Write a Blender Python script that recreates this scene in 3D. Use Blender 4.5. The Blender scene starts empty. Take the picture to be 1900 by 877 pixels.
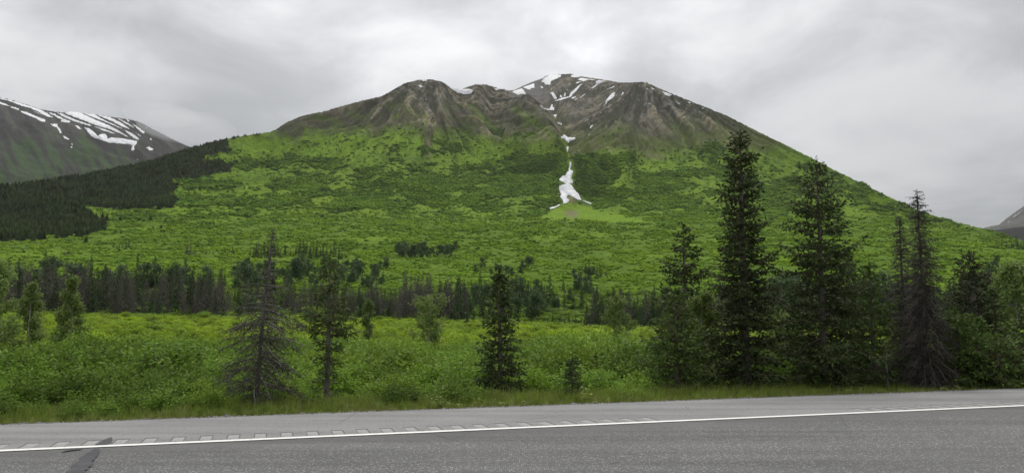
import bpy, math, random
import numpy as np

# ------------------------------------------------------------------ camera, sky, sun, exposure
sc = bpy.context.scene
COL = sc.collection
F_PX, CX, CY, V_HOR, EYE = 1450.0, 950.0, 438.5, 590.0, 1.4
PITCH = math.atan((V_HOR - CY) / F_PX)
cam_d = bpy.data.cameras.new("camera")
cam_d.sensor_width = 36.0
cam_d.lens = 36.0 * F_PX / 1900.0
cam_d.clip_start, cam_d.clip_end = 0.1, 30000.0
cam = bpy.data.objects.new("camera", cam_d)
COL.objects.link(cam)
cam.location = (0, 0, EYE)
cam.rotation_euler = (math.pi / 2 + PITCH, 0, 0)
sc.camera = cam

SUN_AZ, SUN_EL = math.radians(7), math.radians(54)      # azimuth from +Y towards +X
world = bpy.data.worlds.new("World"); sc.world = world; world.use_nodes = True
wt = world.node_tree; wt.nodes.clear()
def wn(t, **kw):
    n = wt.nodes.new(t)
    for k, v in kw.items(): setattr(n, k, v)
    return n
wl = wt.links.new
def wmath(op, a, b=None, c=None):
    n = wn('ShaderNodeMath', operation=op)
    for i, v in enumerate((a, b, c)):
        if v is None: continue
        if isinstance(v, (int, float)): n.inputs[i].default_value = v
        else: wl(v, n.inputs[i])
    return n.outputs[0]
tc = wn('ShaderNodeTexCoord'); sep = wn('ShaderNodeSeparateXYZ'); wl(tc.outputs['Generated'], sep.inputs[0])
zc = wmath('MAXIMUM', sep.outputs[2], 0.0)
den = wmath('ADD', zc, 0.34)
comb = wn('ShaderNodeCombineXYZ')
wl(wmath('DIVIDE', sep.outputs[0], den), comb.inputs[0]); wl(wmath('DIVIDE', sep.outputs[1], den), comb.inputs[1])
def wnoise(scale, detail, off, dist=0.0, rough=0.55):
    m = wn('ShaderNodeMapping'); m.inputs['Location'].default_value = off; wl(comb.outputs[0], m.inputs[0])
    n = wn('ShaderNodeTexNoise'); n.inputs['Scale'].default_value = scale; n.inputs['Detail'].default_value = detail
    n.inputs['Roughness'].default_value = rough; n.inputs['Distortion'].default_value = dist
    wl(m.outputs[0], n.inputs['Vector']); return n.outputs['Fac']
n1 = wnoise(0.95, 4, (3.1, 1.7, 0), 0.3)
n2 = wnoise(2.9, 6, (7.3, 2.9, 0), 0.4)
def wramp(fac, a, b, c0, c1):
    r = wn('ShaderNodeMapRange', interpolation_type='SMOOTHSTEP')
    wl(fac, r.inputs['Value'])
    for k, v in zip(('From Min', 'From Max', 'To Min', 'To Max'), (a, b, c0, c1)): r.inputs[k].default_value = v
    return r.outputs[0]
cloud = wmath('ADD', wmath('MULTIPLY', n1, 0.46), wmath('MULTIPLY', n2, 0.54))
bright = wramp(cloud, 0.37, 0.63, 0.66, 1.17)
# overcast sky: about three times as bright overhead as at the horizon
cie = wmath('MULTIPLY', wmath('ADD', wmath('MULTIPLY', zc, 2.6), 1.0), 0.35)
# the veiled sun brightens the cloud round it
sunv = (math.sin(SUN_AZ) * math.cos(SUN_EL), math.cos(SUN_AZ) * math.cos(SUN_EL), math.sin(SUN_EL))
dot = wn('ShaderNodeVectorMath', operation='DOT_PRODUCT'); wl(tc.outputs['Generated'], dot.inputs[0]); dot.inputs[1].default_value = sunv
glow = wmath('MULTIPLY', wmath('POWER', wmath('MAXIMUM', dot.outputs['Value'], 0.0), 6.0), 0.22)
def patch(u, v, power, amount):     # thinner or thicker cloud in that direction
    xc, yc = (u - CX) / F_PX, (CY - v) / F_PX; cp, sp = math.cos(PITCH), math.sin(PITCH)
    d = (xc, cp - yc * sp, sp + yc * cp); L = math.sqrt(sum(q * q for q in d))
    nrm = wn('ShaderNodeVectorMath', operation='NORMALIZE'); wl(tc.outputs['Generated'], nrm.inputs[0])
    w = wn('ShaderNodeVectorMath', operation='DOT_PRODUCT'); wl(nrm.outputs[0], w.inputs[0]); w.inputs[1].default_value = tuple(q / L for q in d)
    e = wmath('POWER', wmath('MAXIMUM', w.outputs['Value'], 0.0), power)
    return wmath('MULTIPLY', wmath('MULTIPLY', e, wmath('ADD', n2, 0.5)), amount)
thin = wmath('ADD', wmath('ADD', patch(1092, 92, 900, 0.40), patch(1080, 60, 90, 0.08)), wmath('ADD', patch(570, 40, 90, 0.12), wmath('ADD', patch(1740, 220, 60, -0.16), patch(330, 190, 70, -0.13))))
lum = wmath('MULTIPLY', wmath('MULTIPLY', cie, bright), wmath('ADD', wmath('ADD', glow, 1.0), thin))
ccol = wn('ShaderNodeMix', data_type='RGBA')
wl(wramp(cloud, 0.38, 0.62, 0.0, 1.0), ccol.inputs['Factor'])
ccol.inputs['A'].default_value = (0.975, 0.99, 1.01, 1); ccol.inputs['B'].default_value = (0.995, 0.998, 1.0, 1)
cl = wn('ShaderNodeVectorMath', operation='SCALE'); wl(ccol.outputs['Result'], cl.inputs[0]); wl(lum, cl.inputs['Scale'])
sky = wn('ShaderNodeTexSky'); sky.sky_type = 'NISHITA'; sky.sun_disc = False
sky.sun_elevation = SUN_EL; sky.sun_rotation = SUN_AZ
nis = wn('ShaderNodeVectorMath', operation='SCALE'); wl(sky.outputs[0], nis.inputs[0]); nis.inputs['Scale'].default_value = 0.10
mix = wn('ShaderNodeMix', data_type='RGBA'); mix.inputs['Factor'].default_value = 0.95
wl(nis.outputs[0], mix.inputs['A']); wl(cl.outputs[0], mix.inputs['B'])
bg = wn('ShaderNodeBackground'); wl(mix.outputs['Result'], bg.inputs['Color']); bg.inputs['Strength'].default_value = 1.0
wo = wn('ShaderNodeOutputWorld'); wl(bg.outputs[0], wo.inputs['Surface'])

sun_d = bpy.data.lights.new("sun", 'SUN'); sun_d.energy = 1.5; sun_d.angle = math.radians(25); sun_d.color = (1.0, 0.96, 0.90)
sun = bpy.data.objects.new("sun", sun_d); COL.objects.link(sun)
sun.rotation_euler = (math.pi / 2 - SUN_EL, 0, math.pi - SUN_AZ)
sun.location = (0, 0, 50)
vs = sc.view_settings; vs.view_transform = 'Standard'; vs.look = 'None'; vs.exposure = 0.28; vs.gamma = 1.0; vs.use_curve_mapping = False
sc.cycles.max_bounces = 6; sc.cycles.diffuse_bounces = 3; sc.cycles.glossy_bounces = 2; sc.cycles.transmission_bounces = 4
sc.cycles.transparent_max_bounces = 6; sc.cycles.volume_bounces = 1
sc.cycles.use_denoising = True
sc.cycles.caustics_reflective = False; sc.cycles.caustics_refractive = False

# ------------------------------------------------------------------ numeric helpers
def pix_dir(u, v):
    xc = (np.asarray(u, float) - CX) / F_PX; yc = (CY - np.asarray(v, float)) / F_PX
    cp, sp = math.cos(PITCH), math.sin(PITCH)
    return xc, cp - yc * sp, sp + yc * cp
def az_te(u, v):
    x, y, z = pix_dir(u, v)
    return np.arctan2(x, y), z / np.hypot(x, y)
def to_pix(P):
    cp, sp = math.cos(PITCH), math.sin(PITCH)
    x, y, z = P[..., 0], P[..., 1], P[..., 2] - EYE
    fw = y * cp + z * sp; up = -y * sp + z * cp
    return CX + F_PX * x / fw, CY - F_PX * up / fw
_rs = np.random.RandomState(7)
_PERM = np.concatenate([_rs.permutation(512)] * 2)
_G = _rs.rand(512) * 2 * np.pi
_GX, _GY = np.cos(_G), np.sin(_G)
def perlin(x, y):
    x = np.asarray(x, float); y = np.asarray(y, float)
    xi = np.floor(x).astype(int); yi = np.floor(y).astype(int); xf = x - xi; yf = y - yi
    def g(i, j, dx, dy):
        h = _PERM[(_PERM[i & 511] + j) & 511]
        return _GX[h] * dx + _GY[h] * dy
    sx = xf * xf * xf * (xf * (xf * 6 - 15) + 10); sy = yf * yf * yf * (yf * (yf * 6 - 15) + 10)
    a = g(xi, yi, xf, yf); b = g(xi + 1, yi, xf - 1, yf); c = g(xi, yi + 1, xf, yf - 1); d = g(xi + 1, yi + 1, xf - 1, yf - 1)
    return (a + (b - a) * sx + ((c + (d - c) * sx) - (a + (b - a) * sx)) * sy) * 1.5
def fbm(x, y, o=4, r=0.5):
    s = 0; a = 1.0; t = 0
    for i in range(o):
        s = s + a * perlin(x * 2 ** i + 17.3 * i, y * 2 ** i - 9.1 * i); t += a; a *= r
    return s / t
def ridged(x, y, o=3):
    s = 0; a = 1.0; t = 0
    for i in range(o):
        s = s + a * (1 - np.abs(perlin(x * 2 ** i + 5.7 * i, y * 2 ** i + 3.3 * i)) * 1.6); t += a; a *= 0.5
    return s / t
def sstep(x, a, b):
    t = np.clip((x - a) / (b - a), 0, 1); return t * t * (3 - 2 * t)
def pchip_slopes(h, d):           # h (K-1), d (K-1, ...) secants
    m = np.zeros((d.shape[0] + 1,) + d.shape[1:])
    m[0] = d[0]; m[-1] = d[-1]
    hm = h.reshape((-1,) + (1,) * (d.ndim - 1))
    w1 = 2 * hm[1:] + hm[:-1]; w2 = hm[1:] + 2 * hm[:-1]
    same = d[1:] * d[:-1] > 0
    with np.errstate(divide='ignore', invalid='ignore'):
        mm = (w1 + w2) / (w1 / d[:-1] + w2 / d[1:])
    m[1:-1] = np.where(same, mm, 0)
    return m
def pchip(xk, yk, x):
    xk = np.asarray(xk, float); yk = np.asarray(yk, float)
    h = np.diff(xk); d = np.diff(yk, axis=0) / h.reshape((-1,) + (1,) * (yk.ndim - 1))
    m = pchip_slopes(h, d)
    xq = np.clip(x, xk[0], xk[-1]); i = np.clip(np.searchsorted(xk, xq, side='right') - 1, 0, len(h) - 1)
    t = (xq - xk[i]) / h[i]; hh = h[i]
    sh = (-1,) + (1,) * (yk.ndim - 1); t = t.reshape(sh); hh = hh.reshape(sh)
    return ((1 + 2 * t) * (1 - t) ** 2) * yk[i] + t * (1 - t) ** 2 * hh * m[i] + t * t * (3 - 2 * t) * yk[i + 1] + t * t * (t - 1) * hh * m[i + 1]
def poly_sdf(poly, u, v):          # >0 inside, distance in pixels
    P = np.asarray(poly, float); sh = u.shape; u = u.ravel(); v = v.ravel()
    best = np.full(u.shape, 1e9); ins = np.zeros(u.shape, bool)
    for (x0, y0), (x1, y1) in zip(P, np.roll(P, -1, axis=0)):
        dx, dy = x1 - x0, y1 - y0
        t = np.clip(((u - x0) * dx + (v - y0) * dy) / (dx * dx + dy * dy + 1e-9), 0, 1)
        best = np.minimum(best, np.hypot(u - x0 - t * dx, v - y0 - t * dy))
        c = (y0 > v) != (y1 > v)
        with np.errstate(divide='ignore', invalid='ignore'):
            ins ^= c & (u < dx * (v - y0) / (dy if dy != 0 else 1e-9) + x0)
    return np.where(ins, best, -best).reshape(sh)

# ------------------------------------------------------------------ mesh and material helpers
def mesh_np(name, V, faces, mats, smooth=False, mat_index=None, vcol=None):
    """faces: list of int arrays (n,3) or (n,4)"""
    me = bpy.data.meshes.new(name)
    V = np.asarray(V, np.float32).reshape(-1, 3)
    faces = [np.asarray(f, np.int32) for f in faces if len(f)]
    me.vertices.add(len(V)); me.vertices.foreach_set('co', V.ravel())
    nl = sum(f.size for f in faces); nf = sum(len(f) for f in faces)
    me.loops.add(nl); me.polygons.add(nf)
    me.loops.foreach_set('vertex_index', np.concatenate([f.ravel() for f in faces]))
    tot = np.concatenate([np.full(len(f), f.shape[1], np.int32) for f in faces])
    me.polygons.foreach_set('loop_start', np.concatenate([[0], np.cumsum(tot)[:-1]]).astype(np.int32))
    if smooth: me.polygons.foreach_set('use_smooth', np.ones(nf, bool))
    if not isinstance(mats, (list, tuple)): mats = [mats]
    for m in mats: me.materials.append(m)
    if mat_index is not None: me.polygons.foreach_set('material_index', np.asarray(mat_index, np.int32))
    if vcol is not None:
        a = me.color_attributes.new('cover', 'FLOAT_COLOR', 'POINT')
        a.data.foreach_set('color', np.concatenate([vcol, np.ones((len(vcol), 1))], 1).astype(np.float32).ravel())
    me.update(calc_edges=True)
    return me
def link(name, me, parent=None, loc=None):
    o = bpy.data.objects.new(name, me); COL.objects.link(o)
    if parent is not None: o.parent = parent
    if loc is not None: o.location = loc
    return o
def tag(o, label=None, cat=None, group=None, kind=None):
    if label: o['label'] = label
    if cat: o['category'] = cat
    if group: o['group'] = group
    if kind: o['kind'] = kind
    return o
class Nodes:
    def __init__(s, name):
        s.m = bpy.data.materials.new(name); s.m.use_nodes = True; s.t = s.m.node_tree; s.t.nodes.clear(); s.l = s.t.links.new
        s.out = s.n('ShaderNodeOutputMaterial')
    def n(s, t, **kw):
        x = s.t.nodes.new(t)
        for k, v in kw.items(): setattr(x, k, v)
        return x
    def put(s, v, sock):
        if v is None: return
        if isinstance(v, bpy.types.NodeSocket): s.l(v, sock)
        elif isinstance(v, tuple) and len(v) == 3 and sock.type == 'RGBA': sock.default_value = v + (1,)
        else: sock.default_value = v
    def math(s, op, a, b=None):
        x = s.n('ShaderNodeMath', operation=op); s.put(a, x.inputs[0]); s.put(b, x.inputs[1]); return x.outputs[0]
    def mix(s, f, a, b, blend='MIX'):
        x = s.n('ShaderNodeMix', data_type='RGBA', blend_type=blend); s.put(f, x.inputs['Factor']); s.put(a, x.inputs['A']); s.put(b, x.inputs['B']); return x.outputs['Result']
    def coord(s, which='Object', scale=(1, 1, 1)):
        c = s.n('ShaderNodeTexCoord'); m = s.n('ShaderNodeMapping'); s.l(c.outputs[which], m.inputs[0]); m.inputs['Scale'].default_value = scale; return m.outputs[0]
    def noise(s, vec, scale, detail=3, rough=0.5, dist=0.0):
        x = s.n('ShaderNodeTexNoise'); s.put(vec, x.inputs['Vector']); x.inputs['Scale'].default_value = scale; x.inputs['Detail'].default_value = detail
        x.inputs['Roughness'].default_value = rough; x.inputs['Distortion'].default_value = dist; return x.outputs['Fac']
    def voro(s, vec, scale, out='Distance', feature='F1'):
        x = s.n('ShaderNodeTexVoronoi', feature=feature); s.put(vec, x.inputs['Vector']); x.inputs['Scale'].default_value = scale; return x.outputs[out]
    def rng(s, f, a, b, c, d):
        x = s.n('ShaderNodeMapRange'); s.put(f, x.inputs['Value'])
        for k, v in zip(('From Min', 'From Max', 'To Min', 'To Max'), (a, b, c, d)): x.inputs[k].default_value = v
        return x.outputs[0]
    def bump(s, h, strength=0.5, dist=0.02):
        x = s.n('ShaderNodeBump'); s.put(h, x.inputs['Height']); x.inputs['Strength'].default_value = strength; x.inputs['Distance'].default_value = dist; return x.outputs[0]
    def principled(s, col, rough=0.9, normal=None, spec=0.2):
        b = s.n('ShaderNodeBsdfPrincipled'); s.put(col, b.inputs['Base Color']); s.put(rough, b.inputs['Roughness'])
        b.inputs['Specular IOR Level'].default_value = spec
        if normal is not None: s.l(normal, b.inputs['Normal'])
        s.l(b.outputs[0], s.out.inputs['Surface']); return b
    def leaf(s, col, trans=0.3, rough=0.65, spec=0.1):
        b = s.n('ShaderNodeBsdfPrincipled'); s.put(col, b.inputs['Base Color']); b.inputs['Roughness'].default_value = rough; b.inputs['Specular IOR Level'].default_value = spec
        t = s.n('ShaderNodeBsdfTranslucent'); s.put(col, t.inputs['Color'])
        m = s.n('ShaderNodeMixShader'); m.inputs[0].default_value = trans; s.l(b.outputs[0], m.inputs[1]); s.l(t.outputs[0], m.inputs[2]); s.l(m.outputs[0], s.out.inputs['Surface'])

def leaf_mat(name, a, b, trans=0.3, tint=True, inst=False, spec=0.1, tintc=None):
    k = Nodes(name); g = k.n('ShaderNodeNewGeometry')
    c = k.mix(g.outputs['Random Per Island'], a, b)
    if inst:
        at = k.n('ShaderNodeAttribute', attribute_type='INSTANCER', attribute_name='tint')
        c = k.mix(at.outputs['Fac'], c, tintc or b)
        at2 = k.n('ShaderNodeAttribute', attribute_type='INSTANCER', attribute_name='tone')
        sc_ = k.n('ShaderNodeVectorMath', operation='SCALE'); k.l(c, sc_.inputs[0]); k.l(at2.outputs['Fac'], sc_.inputs['Scale']); c = sc_.outputs[0]
    elif tint:
        oi = k.n('ShaderNodeObjectInfo')
        c = k.mix(1.0, c, k.rng(oi.outputs['Random'], 0, 1, 0.8, 1.2), 'MULTIPLY') if False else c
        sc_ = k.n('ShaderNodeVectorMath', operation='SCALE'); k.l(c, sc_.inputs[0]); k.l(k.rng(oi.outputs['Random'], 0, 1, 0.8, 1.2), sc_.inputs['Scale']); c = sc_.outputs[0]
    k.leaf(c, trans, spec=spec); return k.m
def bark_mat(name, a, b, scale=14.0):
    k = Nodes(name); v = k.coord('Object', (1, 1, 0.25)); f = k.noise(v, scale, 4, 0.65)
    k.principled(k.mix(k.rng(f, 0.35, 0.65, 0, 1), a, b), 0.95, k.bump(f, 0.6, 0.02)); return k.m

# ------------------------------------------------------------------ terrain: valley floor and the main mountain
TH = math.radians(17.5)
RD = np.array([math.cos(TH), math.sin(TH)]); RN = np.array([-math.sin(TH), math.cos(TH)])   # along the road / across it
N_LINE = 9.72; N_EDGE = N_LINE + 2.36; N_GRAVEL = N_EDGE + 0.26

SKY = np.array([(-700, 400), (-300, 372), (0, 347), (100, 334), (200, 317), (280, 299), (340, 279), (400, 263), (440, 254), (470, 249), (500, 245), (512, 240), (530, 228), (560, 215), (600, 207),
    (640, 195), (680, 185), (710, 178), (730, 166), (750, 155), (775, 148), (800, 147), (820, 152), (835, 161), (855, 166), (872, 160), (882, 157), (897, 156), (920, 162), (945, 168), (955, 167), (980, 155),
    (1000, 147.5), (1020, 138.5), (1040, 138), (1060, 137), (1066, 140), (1085, 143), (1120, 148), (1150, 153), (1175, 153), (1190, 152), (1200, 153), (1215, 160), (1250, 175), (1300, 195), (1350, 215), (1400, 241), (1450, 265),
    (1500, 290), (1550, 316), (1600, 341), (1650, 365), (1700, 389), (1750, 406), (1800, 419), (1850, 429), (1900, 447), (2000, 462), (2600, 500)], float)
CREST_D = np.array([(-700, 1100), (0, 1450), (300, 1750), (430, 1900), (520, 2050), (620, 2200), (720, 2320), (790, 2380), (850, 2470), (890, 2480), (925, 2650), (945, 3150), (1000, 3300), (1060, 3300),
    (1100, 3150), (1150, 2800), (1190, 2480), (1260, 2420), (1350, 2350), (1500, 2200), (1650, 2000), (1850, 1750), (2000, 1400), (2600, 1000)], float)
FOOT = np.array([(-700, 800, 450), (0, 900, 440), (300, 1000, 422), (500, 1150, 406), (800, 1230, 399), (1060, 1260, 395), (1400, 1200, 402), (1700, 1050, 428), (1900, 930, 462), (2600, 700, 520)], float)
# u : (mid d, mid v), (spur d, spur v), (behind d, behind v)
OVR = {925: ((1835, 295), (2290, 205), (2470, 168)), 945: ((1830, 296), (2330, 188), (2470, 173)), 970: ((1780, 298), (2290, 184), (2560, 187)), 1000: ((1680, 304), (2130, 199), (2550, 210)), 1027: ((1560, 322), (1930, 224), (2380, 222)),
       1042: ((1480, 335), (1800, 252), (2260, 226)), 1056: ((1430, 350), (1680, 283), (2200, 230)), 1072: ((1460, 347), (1800, 277), (2330, 218)), 1095: ((1500, 340), (1960, 252), (2480, 203)), 1130: ((1550, 330), (2030, 232), (2450, 189)), 1160: ((1600, 322), (2040, 222), (2350, 185))}
US = np.array([-700, -300, 0, 150, 300, 400, 470, 520, 570, 620, 670, 720, 760, 790, 830, 860, 890, 910, 925, 945, 970, 1000, 1027, 1042, 1056, 1072, 1095, 1130, 1160, 1190, 1225, 1260, 1300, 1350, 1400, 1450, 1500, 1550, 1600, 1650, 1700, 1750, 1800, 1850, 1900, 2000, 2600], float)
def levels():
    """each level: (us, d, v)"""
    L = []
    def lin(tab, c): return np.interp(US, tab[:, 0], tab[:, c])
    fd, fv = lin(FOOT, 1), lin(FOOT, 2); cd, cv = lin(CREST_D, 1), lin(SKY, 1)
    md, mv = fd + (cd - fd) * 0.48, fv + (cv - fv) * 0.43
    sd, sv = fd + (cd - fd) * 0.76, fv + (cv - fv) * 0.74
    bd, bv = fd + (cd - fd) * 0.90, fv + (cv - fv) * 0.90
    for u, ((a, b), (c, d), (e, f)) in OVR.items():
        i = int(np.argmin(abs(US - u))); md[i], mv[i], sd[i], sv[i], bd[i], bv[i] = a, b, c, d, e, f
    L.append((850 + 0 * fd, fv + 0.36 * (480 - fv)))
    return fd, fv, md, mv, sd, sv, bd, bv, cd, cv
fd, fv, md, mv, sd, sv, bd, bv, cd, cv = levels()
AZ = np.concatenate([np.radians(np.linspace(-78, -37, 60, endpoint=False)), np.radians(np.linspace(-37, 37, 1060, endpoint=False)), np.radians(np.linspace(37, 60, 40))])
NA = len(AZ)
def by_az(dl, vl):
    a, te = az_te(US, vl); o = np.argsort(a)
    return pchip(a[o], np.asarray(dl, float)[o], AZ), pchip(a[o], te[o], AZ)
d_edge = np.clip(N_GRAVEL / np.maximum(np.cos(AZ + TH), 0.12), 0, 90)
u_of_az = CX + F_PX * np.tan(np.clip(AZ, -1.2, 1.2)) * 1.0
z200 = np.interp(u_of_az, [-500, 0, 400, 850, 1150, 1500, 2500], [2.6, 1.9, 1.1, 0.2, -1.3, -1.6, -1.6])
LV_D, LV_Z = [], []
def add_level(d, z): LV_D.append(np.broadcast_to(d, (NA,)).astype(float)); LV_Z.append(np.broadcast_to(z, (NA,)).astype(float))
add_level(d_edge, -0.05); add_level(d_edge + 1.2, -0.17); add_level(d_edge + 6.0, -0.60)
add_level(np.maximum(d_edge + 18, 34), -1.05); add_level(np.maximum(d_edge + 50, 80), -1.35 + 0.25 * z200)
add_level(np.maximum(d_edge + 100, 200), z200)
a330 = 330.0; add_level(a330, EYE + 0.0 + np.interp(u_of_az, [0, 900, 1500, 1900], [14, 11, 8, 8]))
dl, te = by_az(550 + 0 * fd, np.interp(US, [-700, 0, 900, 1900, 2600], [490, 482, 478, 492, 545])); add_level(dl, EYE + te * dl)
dl, te = by_az(np.minimum(850, fd - 60), fv + 0.34 * (480 - fv)); add_level(dl, EYE + te * dl)
for a, b in ((fd, fv), (md, mv), (sd, sv), (bd, bv), (cd, cv)):
    dl, te = by_az(a, b); add_level(dl, EYE + te * dl)
dc, tc_ = by_az(cd, cv); add_level(dc + 160, EYE + (tc_ - 0.035) * dc); add_level(dc + 900, (EYE + tc_ * dc) * 0.45)
LV_D = np.array(LV_D); LV_Z = np.array(LV_Z)
ROWS = [3, 6, 8, 10, 12, 10, 34, 34, 34, 80, 90, 60, 60, 10, 5]
tt = np.concatenate([np.linspace(i, i + 1, n, endpoint=False) for i, n in enumerate(ROWS)] + [[len(ROWS)]])
GD = pchip(np.arange(len(LV_D)), LV_D, tt); GZ = pchip(np.arange(len(LV_D)), LV_Z, tt)
NR = len(tt)
GX = GD * np.sin(AZ)[None]; GY = GD * np.cos(AZ)[None]
ROW_FOOT = sum(ROWS[:9])
# relief: ribs that fan out from the two summits, gullies, and small lumps
def plan(u, d):
    a, _ = az_te(u, 300); return d * math.sin(a), d * math.cos(a)
lv = tt[:, None]
face = sstep(lv, 8.6, 9.9) * (1 - 0.55 * sstep(lv, 12.6, 13.0))
UU = CX + F_PX * np.tan(np.clip(AZ, -1.2, 1.2))[None] + 0 * lv
wr = sstep(UU, 1040, 1085)
pl = plan(800, 2500); pr = plan(1195, 2620)
def radial(p, k, warp, off):
    dx, dy = GX - p[0], GY - p[1]; r = np.hypot(dx, dy); th = np.arctan2(dx, -dy)
    th = th + 0.10 * fbm(GX / 260 + off, GY / 260, 3) * warp
    return th, r
thl, rl = radial(pl, 1, 1.0, 3.0); thr, rr = radial(pr, 1, 0.8, 11.0)
ribl = ridged(thl * 3.4 + 1.3, rl / 900 + 0.7, 3) + 0.45 * ridged(thl * 11 + 4, rl / 500, 2)
ribr = ridged(thr * 4.4 + 8.2, rr / 900 + 4.1, 3) + 0.50 * ridged(thr * 14 + 2, rr / 500, 2)
amp_l = 52 * sstep(rl, 60, 420); amp_r = 50 * sstep(rr, 60, 420)
rel = (ribl - 0.9) * amp_l * (1 - wr) + (ribr - 0.9) * amp_r * wr
bowl = sstep(lv, 11.4, 12.0) * sstep(UU, 935, 955) * (1 - sstep(UU, 1075, 1120))
rel = rel * (1 - 0.75 * bowl)
upper = sstep(lv, 9.3, 10.6)
GZ = GZ + face * rel * (0.45 + 0.55 * upper)
GZ = GZ + face * (fbm(GX / 60, GY / 60, 4) * 5.0 + fbm(GX / 16, GY / 16, 3) * 2.6 + upper * (ridged(np.where(wr > .5, thr, thl) * 34, rl / 260, 2) - .8) * 7) + sstep(lv, 6.0, 7.5) * fbm(GX / 45 + 9, GY / 45, 4) * 2.2 * (1 - 0.5 * face)
# the main avalanche gully
gu = np.interp(np.linspace(0, 1, NR), [0, 1], [0, 1])
_, gv = to_pix(np.stack([GX, GY, GZ], -1))
gcent = np.interp(gv, [137, 185, 215, 240, 262, 290, 320, 350, 375, 400], [1030, 1026, 1032, 1043, 1054, 1051, 1060, 1054, 1057, 1060])
up_, _ = to_pix(np.stack([GX, GY, GZ], -1))
gw = np.interp(gv, [137, 200, 260, 300, 350, 378], [10, 10, 14, 16, 24, 34])
carve = np.exp(-((up_ - gcent) / gw) ** 2) * sstep(lv, 8.9, 9.3) * (1 - sstep(lv, 12.0, 12.8))
GZ = GZ - carve * 14
# debris fan below the gully, gently domed
fan_dome = np.exp(-((up_ - 1075) / 75) ** 2) * np.exp(-((gv - 400) / 16) ** 2)
GZ = GZ + fan_dome * 5
# hold the skyline where the photograph has it
te_now = ((GZ - EYE) / GD)[ROW_FOOT:].max(0)
sa, ste = az_te(SKY[:, 0], SKY[:, 1] + 0.0)
rough_sky = fbm(AZ * 260, 0 * AZ + 2.2, 3) * 1.6 / F_PX + fbm(AZ * 900, 0 * AZ + 7.2, 2) * 0.8 / F_PX
te_goal = np.interp(AZ, sa, ste) + rough_sky
kf = te_goal / te_now
GZ = EYE + (GZ - EYE) * (1 + (kf - 1)[None] * sstep(lv, 8.6, 11.5))
P = np.stack([GX, GY, GZ], -1)
PU, PV = to_pix(P)

# ground cover of the mountain, by place
R_LINE = np.array([(-700, 100), (400, 225), (470, 238), (500, 246), (521, 251), (553, 262), (567, 243), (613, 245), (684, 241), (698, 250), (726, 237), (785, 244), (795, 288), (806, 244), (871, 246), (924, 264), (959, 253), (1000, 258), (1030, 262),
    (1050, 262), (1059, 290), (1085, 292), (1112, 283), (1147, 279), (1200, 293), (1236, 280), (1271, 279), (1324, 272), (1366, 277), (1420, 278), (1480, 268), (1560, 290), (1650, 330), (2600, 300)], float)
nz1 = fbm(P[..., 0] / 90, P[..., 1] / 90, 4); nz2 = fbm(P[..., 0] / 22 + 5, P[..., 1] / 22, 3); nz3 = fbm(P[..., 0] / 240 + 50, P[..., 1] / 200, 3); nzf = fbm(PU / 9.0, PV / 5.0, 3)
rock = sstep(np.interp(PU, R_LINE[:, 0], R_LINE[:, 1]) - PV + nz1 * 20 + nz2 * 10, -14, 14) * sstep(lv, 9.0, 9.4)
def seg_mask(pts, w):
    best = 1e9
    for (x0, y0), (x1, y1) in zip(pts[:-1], pts[1:]):
        dx, dy = x1 - x0, y1 - y0
        t = np.clip(((PU - x0) * dx + (PV - y0) * dy) / (dx * dx + dy * dy), 0, 1)
        best = np.minimum(best, np.hypot(PU - x0 - t * dx, PV - y0 - t * dy))
    return np.exp(-(best / w) ** 2)
stripe = np.maximum.reduce([seg_mask([(875, 198), (905, 228), (952, 268)], 6), seg_mask([(955, 200), (1000, 234), (1042, 264)], 7), seg_mask([(789, 215), (790, 240)], 4), seg_mask([(1085, 275), (1130, 252), (1160, 235)], 4) * 0.6])
rock = rock * (1 - 0.75 * stripe * (0.6 + 0.4 * nz2))
def C(r, g, b): return np.array((r, g, b), float)
GRASS = C(.118, .192, .013); GRASS2 = C(.080, .142, .014); SHRUB = C(.066, .118, .017); HEATH = C(.066, .058, .040); HEATH2 = C(.048, .050, .030); ROCKC = C(.165, .155, .142); SCREE = C(.120, .112, .108); TAN = C(.215, .180, .115)
def mixc(a, b, w): return a * (1 - w[..., None]) + b * w[..., None]
# alder thickets: bands that run along the slope
aln = 1.1 * fbm(PU / 85 + 3, PV / 26 + 1, 4, 0.55) + 0.28 * nz2 + 0.15 * fbm(PU / 14, PV / 6, 3) + .22 * (0.95 - np.where(wr > .5, ribr, ribl))
zone = np.interp(PV, [250, 275, 310, 335, 375, 395, 415, 470], [0.0, 0.10, 0.36, 0.58, 0.60, 0.34, 0.10, 0.04])
zone = np.where(PU < 540, zone * 0.82, zone)
zone = zone + 0.75 * np.exp(-((PU - 1015) / 60) ** 2 - ((PV - 335) / 45) ** 2) + 0.55 * np.exp(-((PU - 1110) / 45) ** 2 - ((PV - 335) / 40) ** 2) + 0.22 * np.exp(-((PU - 750) / 180) ** 2 - ((PV - 350) / 32) ** 2)
FAN = [(1057, 373), (1080, 378), (1120, 390), (1185, 404), (1225, 414), (1180, 420), (1110, 412), (1060, 410), (1000, 409), (985, 405), (1018, 392), (1040, 380)]
fan = sstep(poly_sdf(FAN, PU, PV) + nz2 * 6 + nzf * 3, -3, 5) * sstep(lv, 8.2, 8.5)
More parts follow.
